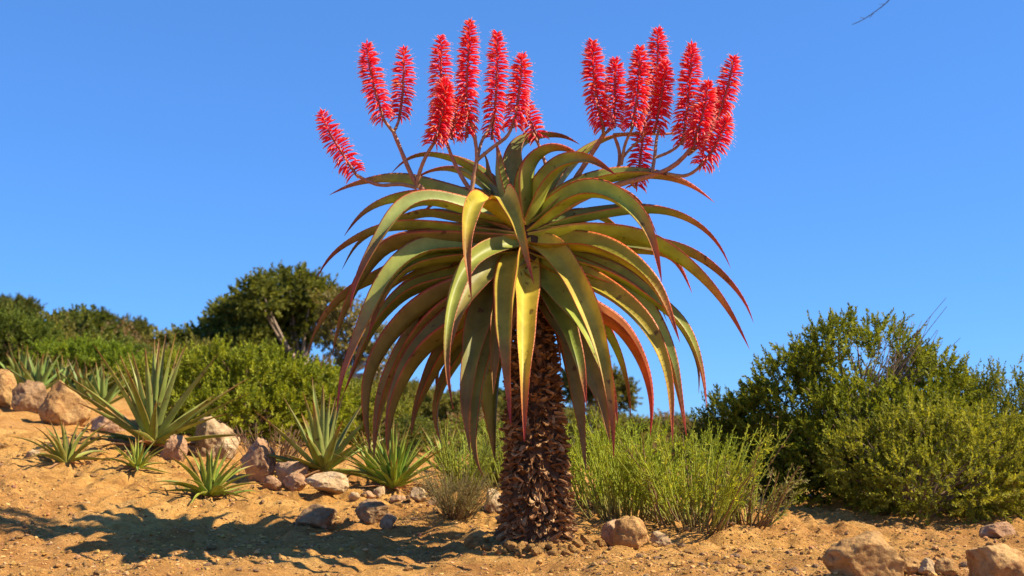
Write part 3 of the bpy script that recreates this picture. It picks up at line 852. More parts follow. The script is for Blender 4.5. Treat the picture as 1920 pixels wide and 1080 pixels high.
stalk([([(1000, 425), (1055, 370), (1095, 310), (1118, 275), (1132, 252)], 0.2, 0.1, 0.021, 0.014),
       ([(1132, 252), (1130, 240), (1126, 220)], 0.1, 0.05, 0.011, 0.009), ([(1132, 252), (1146, 240), (1153, 222)], 0.1, 0.15, 0.010, 0.008),
       ([(1070, 368), (1110, 345), (1150, 330), (1163, 305), (1160, 275), (1150, 252)], 0.15, 0.12, 0.017, 0.010),
       ([(1150, 252), (1190, 250), (1230, 252), (1264, 250)], 0.12, 0.2, 0.009, 0.007),
       ([(1165, 310), (1172, 270), (1186, 240), (1192, 215)], 0.1, 0.0, 0.010, 0.008), ([(1164, 300), (1185, 275), (1205, 258), (1220, 225)], 0.1, 0.15, 0.009, 0.007),
       ([(1164, 318), (1185, 345), (1192, 352)], 0.05, 0.16, 0.010, 0.008)],
      [([(1133, 243), (1122, 205), (1113, 140), (1111, 78)], 0.03, 290), ([(1152, 240), (1152, 200), (1153, 155), (1154, 112)], 0.15, 200),
       ([(1184, 240), (1194, 190), (1199, 140), (1200, 90)], 0.0, 250), ([(1222, 215), (1230, 165), (1233, 110), (1234, 56)], 0.2, 220),
       ([(1192, 352), (1199, 310), (1204, 270), (1210, 225)], 0.16, 150), ([(1226, 250), (1236, 205), (1243, 160), (1248, 118)], 0.1, 210)], 4)
stalk([([(1000, 430), (1060, 390), (1130, 355), (1200, 335), (1250, 322), (1280, 300), (1296, 278)], -0.02, -0.05, 0.022, 0.013),
       ([(1222, 328), (1228, 290), (1231, 260), (1238, 235)], -0.02, 0.1, 0.012, 0.008), ([(1230, 295), (1255, 285), (1275, 270), (1282, 250)], 0.02, 0.05, 0.010, 0.008),
       ([(1250, 326), (1285, 330), (1310, 315), (1330, 292)], -0.05, -0.12, 0.012, 0.009), ([(1296, 278), (1302, 262), (1307, 245)], -0.05, -0.08, 0.010, 0.008),
       ([(1290, 290), (1320, 265), (1340, 235), (1350, 205)], -0.05, 0.05, 0.011, 0.008)],
      [([(1279, 272), (1287, 215), (1294, 150), (1297, 85)], 0.05, 300), ([(1300, 280), (1310, 240), (1321, 200), (1328, 156)], -0.08, 220),
       ([(1340, 235), (1356, 190), (1368, 150), (1376, 108)], 0.05, 170), ([(1312, 312), (1338, 280), (1353, 250), (1364, 222)], -0.12, 150),
       ([(1322, 268), (1338, 232), (1347, 200), (1350, 170)], 0.14, 140)], 5)
# crusted clods packed round its foot
for k in range(80):
    a = rl.uniform(math.pi * 0.96, math.pi * 2.04); rr = rl.uniform(0.25, 0.38)
    x, y = AX + math.cos(a) * rr * 1.05, AY + math.sin(a) * rr
    rad = rl.uniform(0.014, 0.04) * (1.3 - 2.2 * (rr - 0.25))
    o = link('soil_clod', STONES[(k * 3) % len(STONES)], None, (x, y, gz(x, y) + rad * 0.3)); o.scale = (rad, rad * .9, rad); o.rotation_euler = (rl.normal(0, .5), rl.normal(0, .5), rl.uniform(0, 6.28))
    tag(o, 'crusted ochre soil clod packed against the foot of the aloe trunk', 'soil clod', 'soil clods round the trunk foot')

# ------------------------------------------------------------------ background aloes
def rosette(px, Y, label, n, L, W, cols, el=(5, 85), seed=0, name='aloe', curve=0.0, dry=0, tip=(0.34, 0.13, 0.05), droop=0.25, teeth=False, lift=0.04, py=900, group=None):
    r = np.random.default_rng(seed)
    b = on_ground(px, py, Y, 0.02)
    t = thing(name, tuple(b), label, 'aloe', group)
    for k in range(n + dry):
        isdry = k >= n
        f_ = k / max(n - 1, 1)
        az = k * 2.39996 + r.normal(0, 0.2)
        e = math.radians(el[0] + (el[1] - el[0]) * f_ ** 0.9 + r.normal(0, 5)) if not isdry else math.radians(r.uniform(-8, 8))
        Lk = L * r.uniform(0.8, 1.12) * (1.0 if not isdry else 0.7)
        P = [b + np.array([math.cos(az) * 0.02, math.sin(az) * 0.02, lift])]
        ee = e + droop * 0.4
        for j in range(5):
            P.append(P[-1] + Lk / 5 * np.array([math.cos(az) * math.cos(ee), math.sin(az) * math.cos(ee), math.sin(ee)]))
            ee -= (droop + curve * (1 - math.sin(max(e, 0)))) / 4 * r.uniform(0.5, 1.5)
        P = np.array(P)
        for j in range(1, len(P)):
            P[j][2] = max(P[j][2], gz(P[j][0], P[j][1]) + 0.02)
        c = np.array(cols[r.integers(len(cols))]) * r.uniform(0.85, 1.15)
        tc = np.array(tip) * r.uniform(0.8, 1.2)
        if isdry: c = np.array([0.36, 0.20, 0.10]) * r.uniform(0.7, 1.2); tc = c
        g = Geo()
        leaf_geo(g, P, W * r.uniform(0.85, 1.1) * (0.6 if isdry else 1), 0.16, r.normal(0, 0.15), r.normal(0, 0.25), 0.34, 12, c, tc, np.array([0.34, 0.17, 0.06]), tip_start=r.uniform(0.6, 0.85), teeth=teeth, seed=k + seed)
        link('dry_leaf' if isdry else 'leaf', g.mesh('leaf', M_SUCC, b), t)
    return t

GREY = [(0.25, 0.29, 0.06), (0.29, 0.33, 0.085), (0.22, 0.27, 0.065)]
GRN = [(0.27, 0.34, 0.045), (0.34, 0.38, 0.055), (0.22, 0.31, 0.05)]
OLV = [(0.23, 0.26, 0.05), (0.28, 0.29, 0.06)]
rosette(283, 9.6, 'large grey green aloe with tall upright pointed leaves between the boulders', 36, 0.90, 0.085, GREY, (0, 88), 11, droop=0.12, dry=6, curve=0.1, lift=0.07)
rosette(122, 8.8, 'small sparse aloe with thin spreading leaves on open sand', 18, 0.46, 0.044, OLV, (5, 80), 12, droop=0.45, dry=4, curve=0.6)
rosette(256, 8.65, 'smallest tufted green aloe in front of the large grey aloe', 22, 0.26, 0.032, GRN, (5, 85), 13, droop=0.3, dry=4, curve=0.5)
rosette(392, 8.2, 'low bright green aloe with many spreading pointed leaves below pale boulder', 34, 0.42, 0.048, GRN, (0, 82), 14, droop=0.35, dry=6, curve=0.5)
rosette(605, 8.95, 'grey green aloe with long stiff leaves rising behind the stone row', 24, 0.68, 0.08, GREY, (2, 86), 15, droop=0.10, dry=7, curve=0.1, lift=0.06)
rosette(738, 8.75, 'bright green aloe clump with crowded narrow upright leaves', 72, 0.50, 0.038, [(0.26, 0.38, 0.05), (0.32, 0.42, 0.06), (0.22, 0.34, 0.05)], (18, 88), 16, droop=0.22, dry=8, curve=0.25)
rosette(700, 9.3, 'thin leaved green aloe tucked behind the bright green clump', 24, 0.48, 0.032, GRN, (25, 88), 17, droop=0.18)
rosette(908, 9.6, 'pale green aloe growing behind the ball shrub', 30, 0.46, 0.042, [(0.23, 0.29, 0.10), (0.27, 0.31, 0.10)], (15, 86), 18, droop=0.35, curve=0.3)
rosette(835, 10.2, 'slender pale aloe behind the dark wiry shrub', 22, 0.50, 0.038, GRN, (25, 88), 19, droop=0.3)
for k, (px, Y) in enumerate([(62, 13.0), (108, 13.4), (150, 13.2), (185, 12.9), (30, 13.6)]):
    rosette(px, Y, 'blue green aloe growing behind the row of boulders', 16, 0.50, 0.08, [(0.20, 0.30, 0.07), (0.24, 0.33, 0.08)], (30, 86), 30 + k, droop=0.12, group='blue green aloes behind the boulders', lift=0.08)

# ------------------------------------------------------------------ shrubs and trees
def shoots_leaves(r, B, D, L, m, ll, lw, ang, cA, cB, curve=0.0, t0=0.1, jit=0.35, flat=0.0):
    """m leaves along each shoot; returns verts (n,4,3) and colours"""
    n = len(B)
    t = t0 + (1 - t0) * (np.arange(m)[None] + r.random((n, m))) / m
    ref = norm(r.normal(size=(n, 3)))
    A = norm(np.cross(D, ref)); C = np.cross(D, A)
    th = np.arange(m)[None] * 2.39996 + r.uniform(0, 6.28, (n, 1)) + r.normal(0, 0.3, (n, m))
    rad = A[:, None] * np.cos(th)[..., None] + C[:, None] * np.sin(th)[..., None]
    P = B[:, None] + D[:, None] * (L[:, None] * t)[..., None] + np.array([0, 0, curve]) * (L[:, None] * t ** 2)[..., None]
    an = ang * (1.15 - 0.7 * t) + r.normal(0, 0.2, (n, m))
    d = norm(D[:, None] * np.cos(an)[..., None] + rad * np.sin(an)[..., None])
    s = norm(np.cross(d, D[:, None] + r.normal(0, jit, (n, m, 3))))
    sc = r.uniform(0.7, 1.25, (n, m)) * (1.05 - 0.35 * t)
    l = (ll * sc)[..., None]; w = (lw * sc)[..., None]
    nn = np.cross(s, d)
    V = np.stack([P, P + d * l * 0.5 + s * w * 0.5 + nn * w * 0.12, P + d * l, P + d * l * 0.5 - s * w * 0.5 + nn * w * 0.12], 2)
    f = np.clip(r.random((n, 1)) * 0.75 + r.normal(0.12, 0.18, (n, m)), 0, 1)[..., None]
    col = np.asarray(cA) * (1 - f) + np.asarray(cB) * f
    return V.reshape(-1, 4, 3), col.reshape(-1, 3)

def add_leaves(g, V, col, mat=0):
    n = len(V)
    g.add(V.reshape(-1, 3), np.arange(n * 4).reshape(-1, 4), np.repeat(col, 4, 0), mat, smooth=False)

def lobe(px, py, rx, ry, Y, rd=None):
    s = F_PX / Y
    return at(px, py, Y), np.array([rx / s, (rd if rd else rx * 0.85) / s, ry / s])

def shell_points(r, lobes, n, inner=0.68, zmin=None, voids=()):
    w = np.array([l[1][0] * l[1][2] + l[1][0] * l[1][1] + l[1][1] * l[1][2] for l in lobes]); w = w / w.sum()
    P, D = [], []
    have = 0
    while have < n:
        k = r.choice(len(lobes), 4 * n, p=w)
        c = np.array([l[0] for l in lobes])[k]; R = np.array([l[1] for l in lobes])[k]
        u = norm(r.normal(size=(4 * n, 3)))
        rr = inner + (1 - inner) * r.random(4 * n) ** 0.7
        p = c + u * R * rr[:, None]
        ok = np.ones(4 * n, bool)
        for c2, R2 in lobes:
            ok &= ~((((p - c2) / R2) ** 2).sum(-1) < (inner * 0.97) ** 2)
        if zmin is not None: ok &= p[:, 2] > zmin
        for vc, vr in voids: ok &= (((p - vc) / vr) ** 2).sum(-1) > 1
        P.append(p[ok]); D.append(norm(u / R)[ok]); have += ok.sum()
    return np.concatenate(P)[:n], np.concatenate(D)[:n]

def stems(g, r, base, ends, r0, r1, col, spread=0.12, k=7, sides=5, mat=0, sag=0.15):
    for e in ends:
        b = base + np.array([r.normal(0, spread), r.normal(0, spread), 0])
        b[2] = gz(b[0], b[1]) - 0.03
        t = np.linspace(0, 1, k)[:, None]
        mid = b * 0.45 + e * 0.55 + np.array([0, 0, sag * np.linalg.norm(e - b)]) + r.normal(0, 0.05, 3) * np.linalg.norm(e - b)
        P = (1 - t) ** 2 * b + 2 * t * (1 - t) * mid + t ** 2 * e + np.vstack([[0, 0, 0], r.normal(0, 0.012, (k - 2, 3)) * np.linalg.norm(e - b), [0, 0, 0]])
        tube(g, P, np.linspace(r0, r1, k) * r.uniform(0.7, 1.2), sides, np.asarray(col) * r.uniform(0.75, 1.25), mat)

def shrub(px, py, Y, label, lobes, n, Ls, m, ll, lw, cA, cB, up=0.5, ang=0.9, seed=0, name='shrub', cat='shrub', n_stem=40, stem_r=(0.012, 0.003), stem_c=(0.20, 0.13, 0.085),
          inner=0.62, voids=(), twigs=None, jitd=0.35, group=None, curve=0.0, t0=0.1):
    r = np.random.default_rng(seed)
    b = on_ground(px, py, Y)
    t = thing(name, tuple(b), label, cat, group)
    lobes = [lobe(*l) for l in lobes]
    P, D = shell_points(r, lobes, n, inner, b[2] + 0.01, voids)
    D = norm(D * (1 - up) + np.array([0, 0, up]) + r.normal(0, jitd, D.shape))
    L = r.uniform(*Ls, n)
    V, col = shoots_leaves(r, P, D, L, m, ll, lw, ang, cA, cB, curve, t0)
    ok = V[:, 0, 2] > b[2] - 0.05
    g = Geo(); add_leaves(g, V[ok], col[ok])
    link('foliage', g.mesh('foliage', M_LEAF, b), t)['kind'] = 'stuff'
    g = Geo()
    stems(g, r, b, P[r.choice(n, min(n_stem, n), replace=False)], stem_r[0], stem_r[1], stem_c, spread=0.10 * lobes[0][1][0] + 0.02)
    # fine twigs carrying the shoots
    k = r.choice(n, min(n, 700), replace=False)
    e = P[k] + D[k] * (L[k] * 0.85)[:, None]; s0 = P[k] - D[k] * 0.03
    w = norm(np.cross(D[k], r.normal(size=(len(k), 3)))) * (stem_r[1] * 0.7)
    g.add(np.stack([s0 - w, s0 + w, e], 1).reshape(-1, 3), np.arange(len(k) * 3).reshape(-1, 3), np.asarray(stem_c) * 0.9)
    if twigs is not None:
        for c0, c1, nn in twigs:
            for q in range(nn):
                a = c0 + r.normal(0, 0.10, 3); z = c1 + r.normal(0, 0.16, 3)
                mid = (a + z) / 2 + r.normal(0, 0.05, 3)
                tt = np.linspace(0, 1, 6)[:, None]
                tube(g, (1 - tt) ** 2 * a + 2 * tt * (1 - tt) * mid + tt ** 2 * z, np.linspace(0.005, 0.0018, 6), 4, np.array([0.30, 0.20, 0.15]) * r.uniform(0.7, 1.2))
    link('stems', g.mesh('stems', M_WOOD, b), t)
    return t

# big shrub on the right, with an open bare patch high in its crown
vc = at(1655, 695, 9.25)
shrub(1640, 955, 9.6, 'big dark leaved shrub with bare twigs showing high in its crown',
      [(1610, 708, 125, 100, 9.7), (1500, 775, 92, 110, 9.7), (1425, 830, 70, 95, 9.9), (1720, 770, 100, 105, 9.6), (1640, 830, 170, 110, 9.4), (1560, 880, 110, 80, 9.4)],
      2500, (0.10, 0.26), 24, 0.046, 0.021, (0.075, 0.10, 0.014), (0.30, 0.31, 0.03), up=0.5, seed=1, n_stem=90, stem_r=(0.02, 0.004),
      voids=[(vc, np.array([0.36, 0.5, 0.16]))], twigs=[(at(1610, 790, 9.5), at(1680, 670, 9.5), 70), (at(1650, 780, 9.6), at(1730, 660, 9.6), 40)], inner=0.66)
shrub(1840, 900, 9.9, 'dark shrub with upright leafy shoots behind the fine leaved shrub',
      [(1800, 800, 75, 85, 9.9), (1890, 800, 80, 80, 9.8), (1960, 800, 70, 80, 9.8), (1850, 860, 130, 80, 9.8)], 1400, (0.12, 0.32), 24, 0.040, 0.017, (0.075, 0.095, 0.018), (0.25, 0.25, 0.035), up=0.62, seed=2, inner=0.62)
shrub(1710, 965, 8.55, 'fine leaved olive shrub in front of the big dark shrub',
      [(1650, 880, 95, 80, 8.7), (1740, 865, 105, 95, 8.6), (1840, 875, 100, 95, 8.4), (1920, 890, 80, 85, 8.4), (1770, 910, 150, 60, 8.4)],
      1900, (0.08, 0.20), 24, 0.036, 0.0155, (0.13, 0.145, 0.022), (0.42, 0.40, 0.05), up=0.45, seed=3, n_stem=80, stem_r=(0.010, 0.003), stem_c=(0.26, 0.18, 0.11))
shrub(1395, 930, 9.9, 'shaded dark green shrub between the broom and the big shrub',
      [(1400, 850, 70, 85, 10.0), (1365, 800, 48, 50, 10.1), (1345, 860, 60, 70, 10.1), (1470, 890, 70, 60, 9.6)], 900, (0.08, 0.2), 20, 0.040, 0.018, (0.055, 0.075, 0.015), (0.18, 0.20, 0.03), up=0.5, seed=4)

def broom(px, Y, label, n, h, spread, cA, cB, seed, ll=0.036, lw=0.010, m=27, name='broom_shrub', stem_c=(0.40, 0.45, 0.07), py=1000, rad=0.14, group=None, sr=0.0066, dry=0.0):
    """wand-like green stems fanning from the ground, each with many narrow leaves"""
    r = np.random.default_rng(seed)
    b = on_ground(px, py, Y)
    t = thing(name, tuple(b), label, 'shrub', group)
    g, gs = Geo(), Geo()
    for k in range(n):
        az = r.uniform(0, 6.28); lean = spread * math.sqrt(r.random())
        L = h * r.uniform(0.6, 1.08) / max(0.6, math.cos(lean) ** 0.4)
        bb = b + np.array([math.cos(az), math.sin(az), 0]) * rad * math.sqrt(r.random()); bb[2] = gz(bb[0], bb[1]) - 0.02
        d0 = np.array([math.cos(az) * math.sin(lean), math.sin(az) * math.sin(lean), math.cos(lean)])
        tt = np.linspace(0, 1, 8)[:, None]
        P = bb + d0 * L * tt + np.array([0, 0, 0.22 * math.sin(lean) * L]) * tt ** 2 + np.cumsum(r.normal(0, 0.008, (8, 3)), 0)
        f = r.random()
        sc_ = np.asarray(stem_c) * r.uniform(0.75, 1.2) if r.random() > dry else np.array([0.34, 0.22, 0.12]) * r.uniform(0.7, 1.1)
        lowc = np.array([0.26, 0.17, 0.09])
        cc = lowc * (1 - np.clip(tt * 2.5, 0, 1)) + sc_ * np.clip(tt * 2.5, 0, 1)
        tube(gs, P, np.linspace(sr, sr * 0.4, 8), 4, cc)
        T = norm(np.gradient(P, axis=0))
        V, c = shoots_leaves(r, P[2:-1], T[2:-1], np.full(5, L / 7.0), max(2, m // 5), ll, lw, 0.75, cA, cB, 0, 0.0)
        add_leaves(g, V, c)
        for q in range(3):                     # side sprigs
            i = r.integers(3, 7); d = norm(T[i] + r.normal(0, 0.45, 3)); ls = L * r.uniform(0.12, 0.25)
            V, c = shoots_leaves(r, P[i][None], d[None], np.array([ls]), m // 3, ll, lw, 0.7, cA, cB)
            add_leaves(g, V, c)
            tube(gs, np.stack([P[i], P[i] + d * ls * 0.9]), np.array([sr * .5, sr * .25]), 3, sc_)
    link('foliage', g.mesh('foliage', M_LEAF, b), t)['kind'] = 'stuff'
    link('stems', gs.mesh('stems', M_LEAF, b), t)
    return t
BA, BB = (0.17, 0.215, 0.018), (0.42, 0.46, 0.04)
broom(1180, 7.9, 'bright green broom shrub with wand like stems beside the aloe trunk', 78, 0.66, 0.6, BA, BB, 1, py=960, rad=0.25)
broom(1300, 7.6, 'tallest spread of green broom with yellowish outer wands behind the small pale stone', 88, 0.62, 0.85, BA, (0.52, 0.50, 0.06), 2, py=990, rad=0.25, dry=0.15)
broom(1110, 8.6, 'green broom shrub peeping out behind the aloe trunk', 75, 0.62, 0.5, BA, BB, 3, py=950, rad=0.25)
broom(1265, 8.7, 'dense green broom shrub farthest back in the broom thicket', 95, 0.60, 0.55, BA, BB, 4, py=950, rad=0.3)
broom(1400, 7.8, 'thin straggly broom with dry sparse stems before the dark shrub', 40, 0.42, 0.95, (0.2, 0.2, 0.06), (0.33, 0.30, 0.10), 5, py=990, dry=0.5)
broom(853, 7.7, 'small round dry wiry shrub on open sand beside the aloe trunk', 190, 0.31, 0.95, (0.21, 0.18, 0.07), (0.38, 0.33, 0.15), 6, ll=0.014, lw=0.004, m=24, name='ball_shrub', stem_c=(0.30, 0.24, 0.11), py=975, rad=0.05, sr=0.0024, dry=0.45)
broom(868, 9.0, 'dark wiry shrub behind the small round dry shrub', 80, 0.42, 0.6, (0.10, 0.10, 0.035), (0.21, 0.20, 0.07), 7, ll=0.018, lw=0.006, m=24, name='wiry_shrub', py=920, rad=0.1)
broom(955, 9.4, 'olive wiry shrub hidden behind the aloe trunk', 90, 0.5, 0.6, (0.14, 0.16, 0.04), (0.27, 0.28, 0.08), 8, ll=0.022, lw=0.006, m=24, name='wiry_shrub', py=920, rad=0.2)
broom(515, 9.6, 'brown twiggy dry shrub between pale boulder and grey aloe', 70, 0.36, 0.9, (0.22, 0.17, 0.07), (0.33, 0.22, 0.12), 9, ll=0.014, lw=0.004, m=9, name='twiggy_shrub', stem_c=(0.34, 0.20, 0.13), py=860, rad=0.15, dry=0.8)

# bright green bushes up the slope
YG = [(0.13, 0.165, 0.018), (0.35, 0.365, 0.033)]
shrub(470, 800, 12.2, 'broad bright yellow green bush below the dark crowned tree',
      [(400, 740, 85, 85, 12.2), (490, 735, 95, 75, 12.2), (580, 765, 80, 75, 12.2), (450, 790, 130, 60, 11.9), (340, 750, 60, 75, 12.3)], 1900, (0.08, 0.22), 20, 0.05, 0.027, *YG, up=0.42, seed=21, name='bush', cat='bush')
shrub(660, 800, 13.0, 'olive green bush seen between the drooping aloe leaves', [(650, 790, 60, 60, 13.0), (720, 800, 60, 45, 13.2), (610, 790, 50, 60, 13)], 900, (0.1, 0.22), 18, 0.045, 0.022, (0.14, 0.15, 0.025), (0.33, 0.32, 0.05), seed=22, name='bush', cat='bush')
shrub(180, 715, 16.5, 'rounded bright green bush above the golden boulder', [(150, 695, 65, 44, 16.5), (210, 700, 55, 44, 16.4), (90, 698, 50, 44, 16.8)], 1300, (0.1, 0.24), 18, 0.055, 0.03, (0.11, 0.165, 0.02), (0.29, 0.35, 0.035), seed=23, name='bush', cat='bush')
shrub(290, 720, 15.5, 'yellowish bush behind the large grey aloe', [(270, 725, 60, 42, 15.5), (320, 715, 46, 46, 15.6)], 900, (0.1, 0.22), 18, 0.05, 0.026, (0.15, 0.185, 0.025), (0.40, 0.41, 0.05), seed=24, name='bush', cat='bush')
shrub(40, 690, 17.0, 'dark green bush above the ochre boulders', [(30, 655, 60, 55, 17.0), (-20, 650, 50, 60, 17), (70, 650, 40, 40, 17.5)], 1100, (0.12, 0.26), 16, 0.06, 0.03, (0.06, 0.085, 0.017), (0.19, 0.23, 0.035), seed=25, name='bush', cat='bush')

# trees: tapered trunk with limbs, crown of leafy clumps
def tree(px, py, Y, label, clumps, limbs, n, ll, lw, cA, cB, trunk_r, seed, m=18, Ls=(0.15, 0.35), bark=(0.30, 0.22, 0.15), fork=0.45, name='tree', group=None, cat='tree'):
    r = np.random.default_rng(seed)
    b = on_ground(px, py, Y)
    t = thing(name, tuple(b), label, cat, group)
    lobes = [lobe(*c) for c in clumps]
    P, D = shell_points(r, lobes, n, 0.55, b[2] + 0.1)
    D = norm(D * 0.65 + np.array([0, 0, 0.35]) + r.normal(0, 0.4, D.shape))
    V, col = shoots_leaves(r, P, D, r.uniform(*Ls, n), m, ll, lw, 0.95, cA, cB)
    g = Geo(); add_leaves(g, V, col); link('crown', g.mesh('crown', M_LEAF, b), t)['kind'] = 'stuff'
    cen = np.mean([l[0] for l in lobes], 0)
    fk = b * (1 - fork) + cen * fork; fk[:2] = b[:2] * 0.75 + cen[:2] * 0.25
    g = Geo(); tt = np.linspace(0, 1, 7)[:, None]
    tube(g, (b - [0, 0, 0.1]) * (1 - tt) + fk * tt + np.cumsum(r.normal(0, 0.02, (7, 3)), 0), np.linspace(trunk_r * 1.25, trunk_r * 0.7, 7), 8, bark)
    link('trunk', g.mesh('trunk', M_WOOD, b), t)
    g = Geo()
    for c, R in lobes:
        for q in range(limbs):
            e = c + r.normal(0, 0.35, 3) * R; mid = fk * 0.45 + e * 0.55 + r.normal(0, 0.10, 3) - [0, 0, 0.1]
            k = np.linspace(0, 1, 8)[:, None]
            tube(g, (1 - k) ** 2 * fk + 2 * k * (1 - k) * mid + k ** 2 * e, np.linspace(trunk_r * 0.5, trunk_r * 0.1, 8), 5, np.asarray(bark) * r.uniform(0.8, 1.3))
    link('limbs', g.mesh('limbs', M_WOOD, b), t)
    return t
DK = ((0.06, 0.075, 0.016), (0.22, 0.22, 0.04))
rc = np.random.default_rng(50)
cl = []
for px, py, rr in [(400, 640, 42), (440, 610, 46), (430, 590, 30), (480, 560, 40), (520, 545, 42), (560, 545, 40), (600, 560, 36), (500, 600, 48), (550, 600, 46), (585, 605, 34),
                   (455, 655, 46), (510, 655, 42), (350, 655, 30), (365, 690, 40), (335, 680, 26), (420, 690, 40)]:
    cl.append((px, py + 4, rr, rr * 0.85, 22 + rc.normal(0, 0.7)))
tree(600, 720, 22, 'dark crowned spreading tree with pale limbs on the slope', cl, 3, 2500, 0.10, 0.055, *DK, 0.11, 51, bark=(0.36, 0.27, 0.20))
tree(655, 735, 21, 'sparse brownish tree with open crown beside the dark crowned tree', [(625, 570, 28, 22, 21.2), (655, 600, 30, 26, 21), (690, 640, 30, 26, 21.1), (620, 620, 26, 24, 21.3), (655, 655, 28, 22, 21), (720, 680, 26, 22, 21.2)], 5, 420, 0.09, 0.045, (0.13, 0.11, 0.035), (0.32, 0.25, 0.08), 0.075, 56, m=14, bark=(0.42, 0.31, 0.23), fork=0.5)
# trees seen past the aloe trunk
tree(1105, 790, 26, 'small tree with pale bent trunk beyond the broom', [(1100, 690, 26, 30, 26), (1135, 730, 34, 24, 26), (1085, 725, 24, 26, 26), (1165, 745, 24, 18, 26.3)], 3, 700, 0.10, 0.05, (0.08, 0.08, 0.025), (0.22, 0.19, 0.05), 0.07, 52, bark=(0.45, 0.30, 0.20), fork=0.4)
tree(800, 790, 27, 'small olive tree beyond the narrow leaved aloe clump', [(770, 760, 34, 26, 27), (820, 770, 34, 22, 27), (735, 765, 28, 22, 27)], 3, 700, 0.10, 0.05, (0.06, 0.075, 0.02), (0.17, 0.18, 0.045), 0.06, 53)
tree(900, 800, 28, 'small dark tree beyond the pale aloe', [(890, 775, 30, 22, 28), (930, 765, 34, 26, 28), (865, 790, 30, 20, 28)], 3, 700, 0.10, 0.05, (0.05, 0.065, 0.018), (0.15, 0.16, 0.04), 0.06, 54)
# hill crest trees with thin stems
for k, (px, py, top, w, Y, lab) in enumerate([(180, 650, 596, 34, 46, 'flat topped tree on the crest of the far hill'), (125, 640, 600, 24, 48, 'small thin tree left beside the flat topped crest tree'), (240, 660, 612, 40, 44, 'rounded dark tree where the far hill crest descends'),
                                              (35, 620, 572, 40, 46, 'broad olive tree crowning the highest part of the far hill'), (-15, 615, 566, 36, 47, 'olive tree beside the broad tree on the far hilltop')]):
    tree(px, py, Y, lab, [(px, top + 12, w * 0.8, 13, Y), (px - w * 0.4, top + 16, w * 0.5, 10, Y), (px + w * 0.4, top + 16, w * 0.5, 10, Y)], 3, 420, 0.16, 0.09, (0.06, 0.07, 0.02), (0.17, 0.165, 0.045), 0.07, 60 + k, m=14, Ls=(0.2, 0.5), name='crest_tree')

# scrub covering the far hillside: one shared mesh per kind
def bush_mesh(seed, cA, cB, n=420, m=14):
    r = np.random.default_rng(seed)
    lob = [(np.array([r.normal(0, 0.45), r.normal(0, 0.45), r.uniform(0.35, 0.7)]), np.array([0.55, 0.55, 0.45]) * r.uniform(0.7, 1.1)) for _ in range(6)]
    P, D = shell_points(r, lob, n, 0.6, 0.0)
    D = norm(D * 0.6 + [0, 0, 0.4] + r.normal(0, 0.4, D.shape))
    V, col = shoots_leaves(r, P, D, r.uniform(0.12, 0.34, n), m, 0.10, 0.055, 0.9, cA, cB)
    g = Geo(); add_leaves(g, V, col)
    for q in range(14):
        e = P[r.integers(n)]; tt = np.linspace(0, 1, 5)[:, None]
        tube(g, np.array([r.normal(0, .08), r.normal(0, .08), -0.15]) * (1 - tt) + e * tt, np.linspace(0.03, 0.008, 5), 4, (0.25, 0.17, 0.11))
    return g.mesh('hill_bush', M_LEAF)
KINDS = [('olive bush on the far hillside', 'olive bushes on the far hillside', [bush_mesh(70, (0.11, 0.11, 0.028), (0.29, 0.25, 0.06)), bush_mesh(71, (0.11, 0.11, 0.028), (0.30, 0.26, 0.06))]),
         ('dark green bush on the far hillside', 'dark green bushes on the far hillside', [bush_mesh(72, (0.065, 0.085, 0.02), (0.19, 0.20, 0.04)), bush_mesh(73, (0.06, 0.085, 0.02), (0.19, 0.21, 0.04))]),
         ('dry brownish bush on the far hillside', 'dry brownish bushes on the far hillside', [bush_mesh(74, (0.16, 0.11, 0.045), (0.34, 0.22, 0.10), n=300), bush_mesh(75, (0.16, 0.11, 0.05), (0.32, 0.21, 0.10), n=300)]),
         ('yellow green bush on the far hillside', 'yellow green bushes on the far hillside', [bush_mesh(76, (0.11, 0.13, 0.025), (0.27, 0.28, 0.05))])]
rh = np.random.default_rng(90)
def hill_bush(px, Y, size, kind, flat=1.0):
    lab, grp, ms = KINDS[kind]
    x = (px - 960) / F_PX * Y
    o = link('hill_bush', ms[rh.integers(len(ms))], None, (x, Y, gz(x, Y)))
    s = size * rh.uniform(0.8, 1.2); o.scale = (s * rh.uniform(0.9, 1.3), s, s * flat * rh.uniform(0.8, 1.15)); o.rotation_euler = (0, 0, rh.uniform(0, 6.28))
    tag(o, lab, 'bush', grp)
for row, (Y, n, size) in enumerate([(19, 9, 0.75), (23, 11, 0.9), (28, 13, 1.0), (33, 15, 1.0), (39, 17, 1.05), (45, 22, 1.0)]):
    for k in range(n + 5):
        px = -60 + 800 * (k + rh.uniform(0, 1)) / n if k < n else -500 + 440 * rh.random()
        hill_bush(px, Y + rh.normal(0, 1.2), size, rh.choice(4, p=[0.36, 0.18, 0.38, 0.08]))
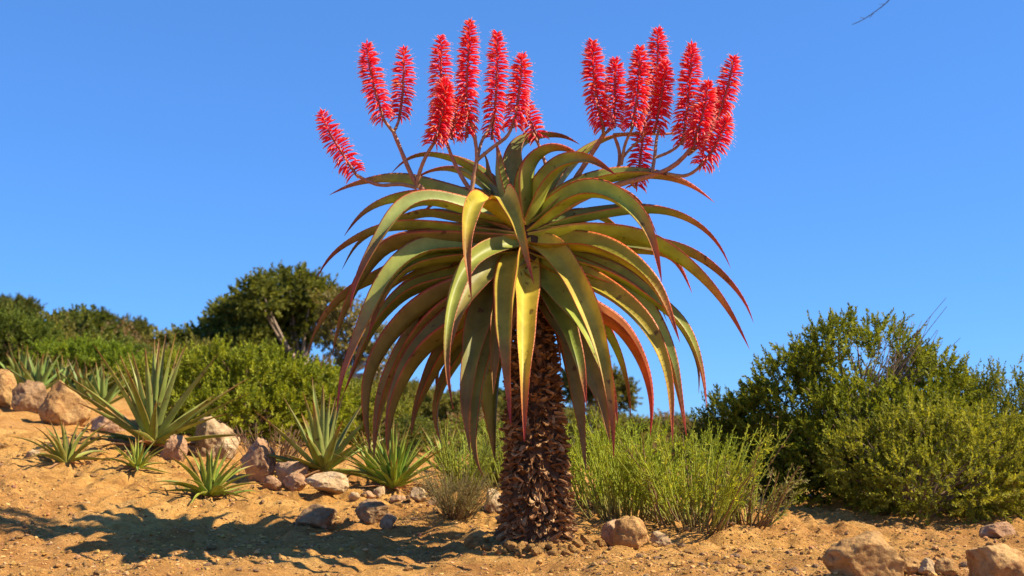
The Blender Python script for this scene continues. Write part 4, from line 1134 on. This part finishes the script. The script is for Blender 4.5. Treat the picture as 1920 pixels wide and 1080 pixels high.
# scrub flats beyond the broom and the shrubs
for row, (Y, n, size) in enumerate([(12.5, 9, 0.42), (16, 10, 0.55), (22, 13, 0.7), (32, 16, 0.9), (48, 22, 1.1), (70, 24, 1.2)]):
    for k in range(n):
        px = 640 + 1360 * (k + rh.uniform(0, 1)) / n
        lab = hill_bush(px, Y + rh.normal(0, 0.06 * Y), size, rh.choice(4, p=[0.4, 0.2, 0.25, 0.15]), 0.85)
for o in scene.objects:
    if o.name.startswith('hill_bush') and o.location.x > -3.2 * o.location.y / 9.6 + 1.2 and (o.location.x / o.location.y * F_PX + 960) > 700:
        o['label'] = o['label'].replace('on the far hillside', 'on the scrub flat beyond the tree aloe'); o['group'] = o['group'].replace('on the far hillside', 'on the scrub flat')

# bare tree standing outside the picture, one thin twig of it hangs into the top edge
def bare_tree():
    r = np.random.default_rng(5)
    Y = 13.0
    base = np.array([7.2, Y, gz(7.2, Y)])
    t = thing('bare_tree', tuple(base), 'leafless tree whose thin drooping twig hangs into the open sky', 'tree')
    top = at(1720, -150, Y)
    g = Geo(); k = np.linspace(0, 1, 8)[:, None]
    fk = np.array([7.0, Y, 6.4])
    tube(g, (base - [0, 0, 0.1]) * (1 - k) + fk * k + np.cumsum(r.normal(0, 0.02, (8, 3)), 0), np.linspace(0.13, 0.08, 8), 8, (0.24, 0.18, 0.13)); link('trunk', g.mesh('trunk', M_WOOD, base), t)
    g = Geo()
    for e in [top, np.array([8.6, Y + .5, 8.0]), np.array([6.0, Y + .8, 9.0]), np.array([7.6, Y - .6, 9.2])]:
        mid = (fk + e) / 2 + [0, 0, 0.9]
        tube(g, (1 - k) ** 2 * fk + 2 * k * (1 - k) * mid + k ** 2 * e, np.linspace(0.06, 0.016, 8), 6, (0.22, 0.16, 0.12))
    link('limbs', g.mesh('limbs', M_WOOD, base), t)
    g = Geo()
    P = np.array([top] + [at(a, b, Y) for a, b in [(1690, -40), (1672, -4), (1652, 14), (1632, 28), (1612, 42), (1598, 46)]])
    tube(g, catmull(P, 20), np.linspace(0.011, 0.004, 20), 5, (0.06, 0.05, 0.05))
    for a, b, c, d in [(1660, 8, 1648, 8), (1640, 22, 1630, 34), (1622, 35, 1612, 32)]:
        tube(g, np.stack([at(a, b, Y), at(c, d, Y)]), np.array([0.004, 0.002]), 4, (0.12, 0.10, 0.10))
    link('twig', g.mesh('twig', M_WOOD, base), t)
bare_tree()
